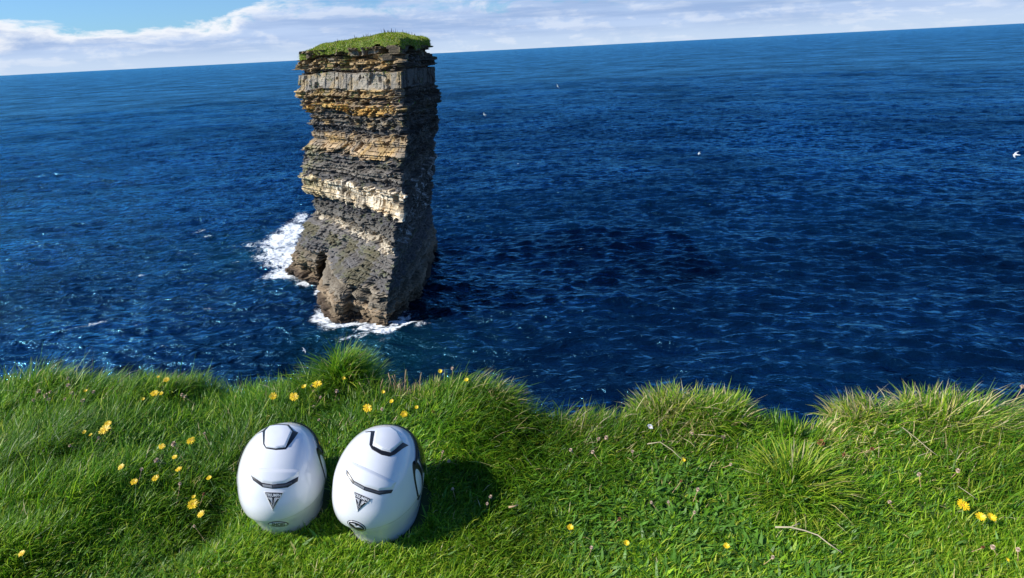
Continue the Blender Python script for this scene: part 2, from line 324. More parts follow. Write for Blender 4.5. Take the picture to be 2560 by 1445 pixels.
# zone table: name, image row of its top on the near corner, bed thickness, joint spacing, offset, block jitter, colour
ZN = [('turf', 100, .35, 2.0, .05, .3, (.10, .075, .045)), ('niche', 114, 1.5, 1.9, -.5, 1.3, (.13, .105, .07)), ('tan', 143, .50, 1.8, -.1, 1.3, (.25, .18, .095)),
      ('recess', 164, .5, 2.2, -1.0, .7, (.08, .065, .05)), ('slab', 178, 9, 5.0, .25, .12, (.235, .21, .17)), ('tan', 223, .55, 1.6, .45, .45, (.25, .18, .10)),
      ('recess', 249, .5, 1.4, -1.2, .7, (.075, .07, .065)), ('tan', 260, .42, 1.2, -.05, .45, (.20, .15, .10)), ('orange', 272, .7, .9, .35, .25, (.36, .215, .06)), ('shale', 286, .32, 1.3, -.5, .7, (.085, .078, .07)),
      ('tan', 308, .26, 1.5, -.25, .55, (.13, .115, .09)), ('shale', 322, .30, .9, -.6, .6, (.075, .072, .07)), ('block', 348, .62, 1.0, .38, .16, (.31, .23, .14)), ('shale', 404, .32, 1.6, -.5, .6, (.07, .067, .066)),
      ('grey', 436, .40, 1.3, -.1, .5, (.13, .12, .105)), ('shale', 462, .35, 1.2, -.25, .7, (.075, .072, .07)), ('cream', 486, 1.3, .9, .38, .16, (.58, .51, .39)), ('shale', 544, .4, 1.2, -.65, .6, (.065, .064, .066)),
      ('grey', 574, .5, 1.4, -.3, .6, (.10, .095, .085)), ('creamlet', 606, .5, .8, .0, .6, (.36, .32, .25)), ('shale', 624, .34, 2.2, -.05, .45, (.095, .09, .085)),
      ('shale', 672, .5, 3.4, -.1, .30, (.082, .080, .080)), ('grey', 712, .42, 3.2, .1, .30, (.155, .135, .105)), ('brown', 756, .55, 2.6, .15, .45, (.14, .108, .072)), ('wet', 796, .8, 1.1, .1, .9, (.05, .037, .026))]
ztops = np.array([zc(z[1]) if z[1] >= 112 else TOP+3 for z in ZN])
zj = .9*(hsh(np.floor(SS/1.15+1.5*vn(SS*.5, ZZ*0, 7)), np.floor(ZZ/2.2), SS*0, 71)-.5)+.5*(hsh(np.floor(SS/.5), np.floor(ZZ/1.7), SS*0, 72)-.5)
slabz = (ZB < zc(170)) & (ZB > zc(236))
zi = np.clip(np.searchsorted(-ztops, -(ZB+np.where(slabz, 0, zj)))-1, 0, len(ZN)-1)
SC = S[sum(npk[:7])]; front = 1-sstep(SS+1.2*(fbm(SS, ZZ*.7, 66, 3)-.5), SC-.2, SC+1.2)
off = np.zeros_like(ZB); colr = np.zeros(ZB.shape+(3,))
for i, (nm, _, bt, js, o, jit, c) in enumerate(ZN):
    m = zi == i
    if not m.any(): continue
    zl = (ztops[i]-ZB)
    u = zl/bt + 0.35*(vn(SS*.3, zl*.8/bt, i+70)-.5) + 1.1*vn(zl*.55/bt+SS*.012, SS*.03, i+170); bed = np.floor(u); fb = u-bed
    bo = hsh(bed, bed*0+i, bed*0, 3)-.5
    jsb = js*(0.6+0.9*hsh(bed, bed*0, bed*0+i, 8)); w = SS/jsb + 7.3*hsh(bed, bed*0+i, bed*0, 5)+2.2*(vn(SS/jsb*.6, bed*3.1, i+9)-.5)
    blk = np.floor(w); fj = w-blk
    bk = hsh(blk, bed, bed*0+i, 12)-.5; bk2 = hsh(blk, bed, bed*0+i, 77)
    big_ = fbm(SS*.16, ZZ*.12+i*3, 61, 3)-.5
    groove = (fb < .13)*.55*(nm != 'slab') + ((fj < .09) | (fj > .96))*.22
    hole = (fbm(SS*.45, ZZ*.5, 310+i, 3)+.25*bk > .64)
    v = o + bo*(jit*.9 if i < 19 else .75) + bk*jit - hole*(.9 if nm in ('block', 'cream', 'tan', 'creamlet') else .5) + big_*(2.0 if nm not in ('slab', 'block', 'cream') else .8) - groove*(1 if nm in ('block', 'cream', 'creamlet', 'orange') else .7)
    v = v + (.28 if i < 19 else .42)*(fbm(SS*1.6, ZZ*2.0, 33, 4)-.5)
    if nm == 'niche': v = v - 1.5*(hsh(np.floor(SS/2.6+.4), blk*0, blk*0, 91) > .55)
    off = np.where(m, v, off)
    cc = np.array(c)[None, None]*(0.86+(.40 if i < 17 else .16)*bk2+.22*bo)[..., None]*(0.75+.5*fbm(SS*.8, ZZ*.8, 19, 4))[..., None]
    if nm in ('tan', 'block', 'niche', 'slab', 'orange', 'cream'):
        r_ = sstep(fbm(SS*.55+9, ZZ*.7, 23, 4), .50, .66)[..., None]*(.45 if nm in ('cream', 'slab') else .6)*front[..., None]
        cc = cc*(1-r_)+r_*np.array((.40, .27, .10))*(.75+.4*bk2[..., None])
        r2 = sstep(fbm(SS*.5+30, ZZ*.5, 29, 3), .52, .62)[..., None]*.6
        if nm not in ('cream',): cc = cc*(1-r2)+r2*np.array((.16, .15, .135))
    if nm == 'cream':   # left end of the band is yellower, the rest bleached by droppings
        r3 = (1-sstep(SS, 7, 14))[..., None]*.6; cc = cc*(1-r3)+r3*np.array((.32, .24, .09))
    if nm in ('cream', 'creamlet'):
        r5 = sstep(fbm(SS*.8+5, ZZ*.9, 321, 4), .50, .60)[..., None]*.75; cc = cc*(1-r5)+r5*np.array((.20, .17, .125))
    if nm in ('niche', 'tan', 'shale'):
        r4 = sstep(fbm(SS*.4+70, ZZ*.6, 37, 3), .60, .68)[..., None]*(.8 if i < 5 else .35)*(fb < .5)[..., None]; cc = cc*(1-r4)+r4*np.array((.10, .125, .03))
    if nm in ('cream', 'creamlet', 'orange', 'block', 'slab', 'tan'):      # lichen and droppings bleach the weather side; the other's shade is painted in grey
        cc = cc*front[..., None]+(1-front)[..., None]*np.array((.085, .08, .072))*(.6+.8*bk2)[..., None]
    colr = np.where(m[..., None], cc, colr)
# fine continuous laminae everywhere but in the massive bed
lam1 = ZB/.42+.5*vn(SS*.25, ZB*.5, 401); lam2 = ZB/.95+.6*vn(SS*.12, ZB*.3, 402)
h1 = hsh(np.floor(lam1), np.floor(lam1)*0, SS*0, 403); h2 = hsh(np.floor(lam2), np.floor(lam2)*0, SS*0, 404)
ms = ~((ZB < zc(178)) & (ZB > zc(223))); off += ms*np.where(ZZ < zc(600), 1.35, 1)*(.42*(h1-.5)+.5*(h2-.5)); colr = colr*(1+.35*sstep(-ZZ, -zc(590), -zc(640)))[..., None]*np.array((1.2, 1.16, 1.10))*np.where(ms, .66+.5*h1+.3*h2, 1)[..., None]
colr = colr*(1-.25*(1-front))[..., None]  # right face darkened in the rock colour itself, standing in for shade
# lichen and droppings streaks low on the shaded side
wh = sstep(fbm(SS*.9+ZZ*.9, ZZ*.25-SS*.1, 57, 4), .60, .70)*(SS > 36)*(ZZ < zc(480))*(ZZ > zc(640)); colr = colr*(1-wh[..., None]*.8)+wh[..., None]*.8*np.array((.5, .5, .48))
yl = (1-sstep(SS, 2, 8))*sstep(fbm(SS*.7, ZZ*.5, 58, 3), .42, .55)*(ZZ < zc(395))*(ZZ > zc(520)); colr = colr*(1-yl[..., None]*.6)+yl[..., None]*.6*np.array((.30, .28, .13))
ol = sstep(fbm(SS*.25, ZZ*.25, 59, 3), .5, .62)*(ZZ < zc(640))*(ZZ > zc(780))*(SS < 30); colr = colr*(1-ol[..., None]*.6)+ol[..., None]*.6*np.array((.13, .115, .05))
# carved caves near the waterline of the front lobe
off -= 2.0*np.exp(-(((SS-27.5)/.8)**2+((ZZ-(SEA+2.5))/3.0)**2)) + 1.8*np.exp(-(((SS-30.5)/.9)**2+((ZZ-(SEA+4.6))/2.6)**2)) + 2.0*np.exp(-(((SS-13)/2.2)**2+((ZZ-(SEA+4))/1.4)**2))
off += lob*1.8*(fbm(SS*.45, ZZ*.3, 88, 4)-.5)
PV = P+nrm*off[..., None]
Vst = np.concatenate([PV, ZZ[..., None]+.05*(fbm(SS*3, ZZ*0, 3)-.5)[..., None]], -1)
stack = empty('sea_stack', (float(cen[0, 0, 0]), float(cen[0, 0, 1]), SEA))
tag(stack, 'tall layered sandstone sea stack with a grassy top rising from the blue water', 'sea stack')
org = np.array([cen[0, 0, 0], cen[0, 0, 1], SEA])
sm = bpy.data.materials.new('layered_rock'); sm.use_nodes = True; t = NT(sm.node_tree); b = t.n['Principled BSDF']
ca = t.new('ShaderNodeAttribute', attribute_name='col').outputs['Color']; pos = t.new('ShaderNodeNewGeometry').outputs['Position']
sx, sy, sz = t.sep(pos)
ln_ = t.noise(t.comb(t.math('MULTIPLY', sx, .5), t.math('MULTIPLY', sy, .5), t.math('MULTIPLY', sz, 5.0)), 1.0, 6, .7)
gr = t.noise(pos, 3.5, 6, .7)
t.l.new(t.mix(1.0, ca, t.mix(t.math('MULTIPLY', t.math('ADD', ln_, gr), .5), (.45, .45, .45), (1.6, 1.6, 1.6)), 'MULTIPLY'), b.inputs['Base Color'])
b.inputs['Roughness'].default_value = .85; b.inputs['Specular IOR Level'].default_value = .25
bp = t.new('ShaderNodeBump'); bp.inputs['Strength'].default_value = .8; bp.inputs['Distance'].default_value = .25; t.l.new(t.math('ADD', ln_, gr), bp.inputs['Height']); t.l.new(bp.outputs[0], b.inputs['Normal'])
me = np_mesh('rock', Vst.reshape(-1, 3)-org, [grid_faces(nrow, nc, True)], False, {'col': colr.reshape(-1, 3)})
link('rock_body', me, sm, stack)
# turf lid: rings shrinking from just outside the rim to the middle, draped a little down the face
ring = P[-1]+nrm[-1]*(-.15+1.0*(fbm(S*.3, S*0+2, 46, 3)-.5))[:, None]; ctr = ring.mean(0); nr_ = 46
def rimz(p):   # height of the rim, lower at the far left
    f = np.clip((p[..., 0]-TL[1][-1])/(TR[1][-1]-TL[1][-1]), 0, 1)
    return TOP + 0.0 + np.interp(f, [0, .12, .35, .6, .85, 1], [-.9, -.2, .25, .5, .9, .5])
lid = []; 
for q in range(nr_):
    f = q/(nr_-1.0)
    sc = 1.02-.02*min(1, f*6) if f < .12 else 1-(f-.12)/.88
    p = ctr+(ring-ctr)*sc if f >= .12 else ring+nrm[-1]*(.12*(1-f/.12))
    drape = -.9*(1-min(1, f/.12))*(.3+1.3*fbm(S*.35, S*0+4, 47, 3))
    z = rimz(p)+drape+np.minimum(1, f*5)*.35+0.6*math.sin(min(1, f*1.4)*math.pi/2) + .9*(fbm(p[:, 0]*.35, p[:, 1]*.35, 50, 4)-.5)
    lid.append(np.concatenate([p, z[:, None]], -1))
lid = np.array(lid)
lm = noisy('turf', (.15, .20, .035), .9, .5, .8)
link('turf_cap', np_mesh('turf_cap', lid.reshape(-1, 3)-org, [grid_faces(nr_, nc, True)[:, ::-1]], True), lm, stack)

# ------------------------------------------------------------------ grass blades
grassm = bpy.data.materials.new('grass_blades'); grassm.use_nodes = True; t = NT(grassm.node_tree); b = t.n['Principled BSDF']
ca = t.new('ShaderNodeAttribute', attribute_name='col').outputs['Color']
t.l.new(ca, b.inputs['Base Color']); b.inputs['Roughness'].default_value = .42; b.inputs['Specular IOR Level'].default_value = .28
tr = t.new('ShaderNodeBsdfTranslucent'); t.l.new(ca, tr.inputs[0]); mx = t.new('ShaderNodeMixShader'); mx.inputs[0].default_value = .42
t.l.new(b.outputs[0], mx.inputs[1]); t.l.new(tr.outputs[0], mx.inputs[2]); t.l.new(mx.outputs[0], t.n['Material Output'].inputs[0])

def blades(base, phi, length, lean, bend, width, color, nseg=3):
    n = len(base); pts = [base]; a = lean.copy(); sl = length/nseg
    d = np.stack([np.sin(phi), np.cos(phi), np.zeros(n)], -1)
    for k in range(nseg):
        p = pts[-1]+(d*np.sin(a)[:, None]+np.array([0, 0, 1.0])*np.cos(a)[:, None])*sl[:, None]; pts.append(p); a = a+bend/nseg
    tw = phi+math.pi/2+rng.uniform(-.9, .9, n); wd = np.stack([np.sin(tw), np.cos(tw), rng.uniform(-.3, .3, n)], -1)*width[:, None]*.5
    prof = {3: (.75, 1.0, .7), 2: (.8, .8)}[nseg]
    V = []
    for k in range(nseg): V += [pts[k]-wd*prof[k], pts[k]+wd*prof[k]]
    V.append(pts[-1]); V = np.stack(V, 1); m = V.shape[1]; o = (np.arange(n)*m)[:, None]
    quads = np.concatenate([o+np.array([[2*k, 2*k+1, 2*k+3, 2*k+2]]) for k in range(nseg-1)]); tri = o+np.array([[m-3, m-2, m-1]])
    return V.reshape(-1, 3), quads, tri, np.repeat(color, m, 0)
def blade_obj(name, args, parent=None, origin=None, nseg=3):
    V, q, t3, c = blades(*args, nseg=nseg)
    if origin is not None: V = V-np.asarray(origin)
    return link(name, np_mesh(name, V, [q, t3], False, {'col': c}), grassm, parent)
GREEN = np.array([(.045, .140, .006), (.090, .225, .008), (.160, .305, .012), (.255, .390, .020), (.38, .43, .05), (.56, .47, .19), (.62, .53, .29)])
def palette(n, wts):
    w = np.array(wts, float); w /= w.sum(-1, keepdims=True); cw = np.cumsum(w, -1)
    i = (rng.random(n)[:, None] > cw).sum(-1) if cw.ndim > 1 else np.searchsorted(cw, rng.random(n))
    return GREEN[np.clip(i, 0, 6)]*rng.uniform(.80, 1.42, (n, 1))

HEL = [dict(c=(710, 1192), D=1.69, yaw=13), dict(c=(952, 1204), D=1.63, yaw=-9)]
for h in HEL:
    p = at_depth(*h['c'], h['D']); h['p'] = np.array([p[0], p[1], p[2]-0.125])
def in_helmet(x, y, r=.12):
    m = np.zeros(x.shape, bool)
    for h in HEL:
        a = math.radians(h['yaw']); dx = x-h['p'][0]; dy = y-h['p'][1]; lx = dx*math.cos(a)+dy*math.sin(a); ly = -dx*math.sin(a)+dy*math.cos(a)
        m |= (lx/r)**2+((ly-.02)/(r+.025))**2 < 1
    return m
DRY = [(on_z(x, y, .03), r) for x, y, r in ((1650, 1030, .20), (1480, 1060, .12), (2150, 1010, .16), (2330, 1050, .22), (2420, 1000, .2), (2120, 1080, .12), (1790, 990, .12), (1000, 960, .1), (1240, 985, .12))]
LUSH = [(on_z(x, y, .03), r) for x, y, r in ((200, 1100, .45), (1250, 1100, .2), (450, 1290, .2), (860, 950, .18), (1330, 1090, .18), (100, 960, .3), (560, 1150, .15), (700, 1000, .3), (2480, 1100, .25), (1990, 1210, .15), (1180, 1040, .2))]
SHORT = [(on_z(x, y, 0), r) for x, y, r in ((760, 1360, .35), (1000, 1400, .3), (1650, 1250, .4), (400, 1400, .2), (2250, 1250, .3), (1600, 1400, .4))]
HERB = [(on_z(x, y, .03), r) for x, y, r in ((1000, 1040, .22), (820, 1040, .18), (420, 1120, .34), (1850, 1340, .3), (1990, 1370, .25), (1480, 1290, .2), (1650, 1300, .15), (2200, 1060, .15), (250, 1420, .2))]
def near_(lst, x, y):
    v = np.zeros_like(x)
    for p, r in lst: v = np.maximum(v, np.exp(-((x-p[0])**2+(y-p[1])**2)/(r*r)))
    return v
def lawn(n, x0, x1, t0, t1, wide=1.0):
    x = rng.uniform(x0, x1, n); tt = rng.uniform(t0, t1, n); y = tt+edge(x)
    ok = (y > .25) & ~in_helmet(x, y); x, y, tt = x[ok], y[ok], tt[ok]; n = len(x); z = G(x, y)-.003
    lush, dry, short, herb = near_(LUSH, x, y), near_(DRY, x, y), near_(SHORT, x, y), near_(HERB, x, y)
    hz = fbm(x*2.2, y*2.2, 101, 3); rim = sstep(tt, -.35, 0)
    L = (.030+.05*np.clip(hz-.25, 0, 1)+.06*lush+.025*rim+.03*dry)*(1-.15*short)*(1-.2*herb)*rng.uniform(.55, 1.35, n)
    hc = np.minimum.reduce([np.hypot(x-h['p'][0], y-h['p'][1]) for h in HEL]); L = np.where(hc < .3, np.minimum(L, .045), L)
    ph = (fbm(x*1.1+2, y*1.1, 111, 3)-.5)*7.0+1.0+np.where(x < -.9, .4, 0); ph = ph+rng.normal(0, .55+.9*short+.4*herb, n)
    lean = np.abs(rng.normal(.80, .38, n))+.15*lush; bend = rng.normal(.9, .45, n)
    W = (.0022+.0011*rng.random(n))*wide; br = (rng.random(n) < .02+.36*herb); W = np.where(br, W*2.4, W); L = np.where(br, np.minimum(L, .06), L)
    yel = sstep(y, 1.38, 1.0)*1.3+sstep(x, .3, 2.0)*.5
    pt = fbm(x*3.1, y*3.1, 131, 4)
    w = np.stack([.7+1.6*lush+.8*herb-.4*yel.clip(0, 1), 1.6+.8*lush+0*x, 1.5+.3*yel, .7+1.2*yel+.4*(pt > .55), .16+.9*yel*.5+1.0*dry, .05+1.7*dry*(pt > .42)+.05*rim, .03+.9*dry+.05*rim], -1).clip(.01)
    c = palette(n, w)*(.55+.9*pt)[:, None]
    cl = fbm(x*10, y*10, 141, 3); ph = ph+(cl-.5)*3.0; L = L*(.62+.8*cl)*np.where(rng.random(n) < .04, 1.5, 1)
    lean = np.where(br, rng.normal(1.15, .2, n), lean); bend = np.where(br, rng.normal(.3, .3, n), bend); W = np.where(br, W*1.4, W); L = np.where(br, rng.uniform(.028, .06, n), L)
    c = np.where((br & (rng.random(n) < .8))[:, None], np.array((.12, .27, .035))*rng.uniform(.7, 1.4, (n, 1)), c)
    ret = (np.stack([x, y, z], -1), ph, L, lean, bend, W, c); return ret
aw = [lawn(260000, -2.75, 2.75, -1.1, .12), lawn(300000, -1.75, 1.9, -1.6, -.55)]
args = [np.concatenate([q[i] for q in aw]) for i in range(7)]
tag(blade_obj('grass', args), 'windblown green cliff-top grass', 'grass', kind='stuff')
a2 = [lawn(45000, -6, -2.75, -2.4, .1, 1.8), lawn(45000, 2.75, 6, -2.4, .1, 1.8), lawn(30000, -2.75, 2.75, -3.4, -1.75, 1.8)]
a2 = [np.concatenate([q[i] for q in a2]) for i in range(7)]
tag(blade_obj('grass', a2, nseg=2), 'cliff-top grass outside the frame', 'grass', kind='stuff')

# named tussocks
TUS = [(1985, 1195, .13, 480, .112, (.3, 1, 3, 6, 6, .8, .4), None, 'big pale green tussock with blades fanning out, alone in the lawn at right'),
       (862, 925, .10, 900, .19, (2, 4, 4, 2, 1, .3, .1), 1.1, 'tallest green tuft on the brink below the sea stack'),
       (1655, 1010, .10, 520, .12, (1, 2, 2, 2, 2, 2, 1.5), -.4, 'straw-tinged tuft on the left shoulder of the largest mound on the brink'),
       (1790, 1000, .12, 600, .105, (1, 3, 4, 3, 2, 1.5, 1), .9, 'green tuft with straw tips crowning the largest mound on the brink'),
       (1975, 1030, .07, 380, .10, (3, 5, 3, 1, .3, .1, .1), .2, 'dark green tuft low in the dip of the brink at right'),
       (2150, 995, .10, 480, .10, (.6, 1.5, 2, 2, 3, 3, 2.5), -.6, 'yellowish dry tuft on the brink just right of the dip'),
       (2375, 985, .15, 800, .13, (.8, 2, 3, 2, 3, 2.5, 2), .5, 'wide pale tuft highest on the brink at the far right'),
       (395, 945, .13, 800, .12, (3, 5, 4, 2, .5, .2, .2), 1.0, 'dark green tuft on the brink above the left cluster of yellow flowers'),
       (130, 960, .15, 700, .12, (3, 4, 3, 2, 1, .6, .3), 1.3, 'combed-over tuft on the brink at the far left behind the dried heads'),
       (1235, 985, .08, 380, .12, (2, 3, 3, 2, 1, 2, 1.5), 1.4, 'windblown tuft with dry tips at the right end of the long brink'),
       (1060, 950, .07, 260, .09, (1, 2, 2, 2, 2, 2, 1.5), .6, 'small mixed tuft on the brink right of the brown stalks')]
for x, y, R, n, L, w, ph0, lab in TUS:
    p = pick(x, y, 0.02)
    a = rng.uniform(0, 6.283, n); rad = R*np.sqrt(rng.random(n))*.75; bx = p[0]+np.cos(a)*rad; by = p[1]+np.sin(a)*rad; bz = G(bx, by)-.005
    phi = math.pi/2-a+rng.normal(0, .35, n)
    lean = .25+1.05*rad/R+rng.normal(0, .28, n); bend = rng.normal(.85, .3, n)
    if ph0 is not None: phi = np.where(rng.random(n) < .6, ph0+rng.normal(0, .4, n), phi); lean = np.where(rng.random(n) < .5, rng.normal(.45, .25, n), lean)
    ar = (np.stack([bx, by, bz], -1), phi, L*rng.uniform(.55, 1.1, n), lean, bend, rng.uniform(.003, .0046, n), palette(n, w))
    o = blade_obj('grass_tussock', ar, origin=p); o.location = p; tag(o, lab, 'grass tuft', 'grass tufts on the cliff top')
# turf fuzz on the stack
n = 70000; i = rng.integers(0, nr_-12, n); j = rng.integers(0, nc, n); bp_ = lid[i, j]+rng.normal(0, .12, (n, 3))*np.array([1, 1, .2])
cap_c = palette(n, (.3, .8, 2.4, 3, 3.2, 1.6, .6))*(.55+.7*fbm(bp_[:, 0]*.6, bp_[:, 1]*.6, 14, 3))[:, None]
o = blade_obj('turf_grass', (bp_-org, rng.uniform(0, 6.28, n), rng.uniform(.15, .42, n), rng.uniform(.3, 1.3, n), rng.uniform(.2, 1, n), rng.uniform(.05, .10, n), cap_c), stack); o['kind'] = 'stuff'
n = 46; i = rng.integers(14, 40, n); j = rng.integers(0, nc-4, n); bp_ = lid[i, j]
o = blade_obj('dock_stalk', (bp_-org, rng.uniform(0, 6.28, n), rng.uniform(.5, 1.1, n), rng.uniform(0, .15, n), rng.uniform(0, .2, n), np.full(n, .13), np.tile(np.array([[.045, .03, .018]]), (n, 1))), stack); o['kind'] = 'stuff'
# ledge greens on the upper beds
n = 5200; i = rng.integers(int(nrow*.80), nrow-6, n); j = rng.integers(0, 300, n); gsel = fbm(SS[i, j]*.35, ZZ[i, j]*.6, 222, 3) > .60
i, j = i[gsel], j[gsel]; n = len(i); bp_ = Vst[i, j]
o = blade_obj('ledge_grass', (bp_-org, rng.uniform(0, 6.28, n), rng.uniform(.2, .45, n), rng.uniform(.3, 1.4, n), rng.uniform(.2, 1, n), rng.uniform(.08, .16, n), palette(n, (2, 2, 2, 1.5, 1, .5, .1))*.6), stack); o['kind'] = 'stuff'


# ------------------------------------------------------------------ helmets
white, t, b = principled('white_gloss_shell', (.66, .68, .70), .12, coat=.5); b.inputs['Coat Roughness'].default_value = .04
pos = t.new('ShaderNodeTexCoord').outputs['Object']; t.l.new(t.mix(t.noise(pos, 14, 4, .6), (.71, .73, .75), (.75, .77, .79)), b.inputs['Base Color'])
black = noisy('black_plastic', (.012, .012, .014), .35, .3, 60); smoke = noisy('dark_slot_plastic', (.05, .055, .065), .3, .3, 60)
rubber = noisy('black_rubber', (.015, .015, .015), .7, .3, 80); lining = noisy('dark_lining', (.02, .02, .022), .95, .3, 120)
visorm, _, _ = principled('tinted_visor', (.01, .012, .016), .04, coat=1.0)
dec_b = noisy('decal_black', (.02, .02, .022), .3, .2, 50); dec_w = noisy('decal_silver', (.62, .63, .64), .3, .1, 50); dec_g = noisy('decal_grey', (.22, .23, .24), .3, .1, 50)
PR = np.array([  # z, half width, back, front
    (0.000, .093, .107, .150), (.012, .096, .110, .158), (.030, .100, .116, .163), (.047, .105, .124, .167), (.066, .1105, .134, .170), (.092, .117, .148, .170), (.118, .1210, .157, .168), (.150, .121, .160, .162),
    (.182, .115, .149, .150), (.208, .103, .130, .132), (.229, .087, .107, .109), (.244, .069, .083, .084), (.254, .050, .059, .059), (.2605, .027, .031, .031), (.2625, .0, .0, .0)])
PR[:, 0] *= 1.04; PR[:, 1] *= .955
sarr = np.linspace(0, 1, len(PR))
def prof(s): 
    # smooth (Catmull-Rom) interpolation of the profile table
    f = s*(len(PR)-1); i = np.clip(np.floor(f).astype(int), 0, len(PR)-2); q = (f-i)[..., None]
    g_ = lambda k: PR[np.clip(k, 0, len(PR)-1)]
    p0, p1, p2, p3 = g_(i-1), g_(i), g_(i+1), g_(i+2)
    return .5*((2*p1)+(-p0+p2)*q+(2*p0-5*p1+4*p2-p3)*q*q+(-p0+3*p1-3*p2+p3)*q**3)
def shell_pt(az_, s, push=0.0):
    """az_ 0 = back (-Y), pi = front (+Y)"""
    z, a, bb, bf = np.moveaxis(prof(np.asarray(s, float)), -1, 0)
    cx = np.sin(az_); cy = -np.cos(az_); ln = np.where(cy < 0, bb, bf); e = 2.15
    r = (np.abs(cx)**e+np.abs(cy)**e)**(-1/e)
    x = cx*r*(a+push); y = cy*r*(ln+push)
    # lip: everything above the rear crease stands proud, strongest at the back
    w = np.clip(np.cos(az_), 0, 1)**.5; zcr = .108-.012*(1-w)
    lip = .0055*w*sstep(z, zcr-.0012, zcr+.0012)*(1-sstep(z, zcr+.01, zcr+.075)); k = 1+lip/np.maximum(a, .03)
    # side flutes
    return np.stack([x*k, y*k, z+0*x], -1)
def shell_mesh():
    na, ns = 160, 150; A = np.linspace(0, 2*math.pi, na, endpoint=False); Sv = np.linspace(0, .9995, ns)
    SS_, AA_ = np.meshgrid(Sv, A, indexing='ij'); V = shell_pt(AA_, SS_).reshape(-1, 3); fcs = [grid_faces(ns, na, True)]
    V = np.concatenate([V, [[0, 0, .2730]]]); top = (ns-1)*na; k = np.arange(na)
    fcs.append(np.stack([top+k, top+(k+1) % na, np.full(na, len(V)-1)], -1))
    return V, fcs
def rimloft(r, z0, inset):     # rubber rim as a rounded band
    A = np.linspace(0, 2*math.pi, 96, endpoint=False); rings = []
    for u in np.linspace(0, 2*math.pi, 11)[:-1]:
        p = shell_pt(A, np.zeros(96), -inset+r*math.cos(u)); p[:, 2] = z0+r*math.sin(u); rings.append(p)
    rings.append(rings[0]); return np.array(rings).reshape(-1, 3), [grid_faces(11, 96, True)]
def px_z(X, Yy): return (560+X/3.5556, 1020+Yy/3.5556)

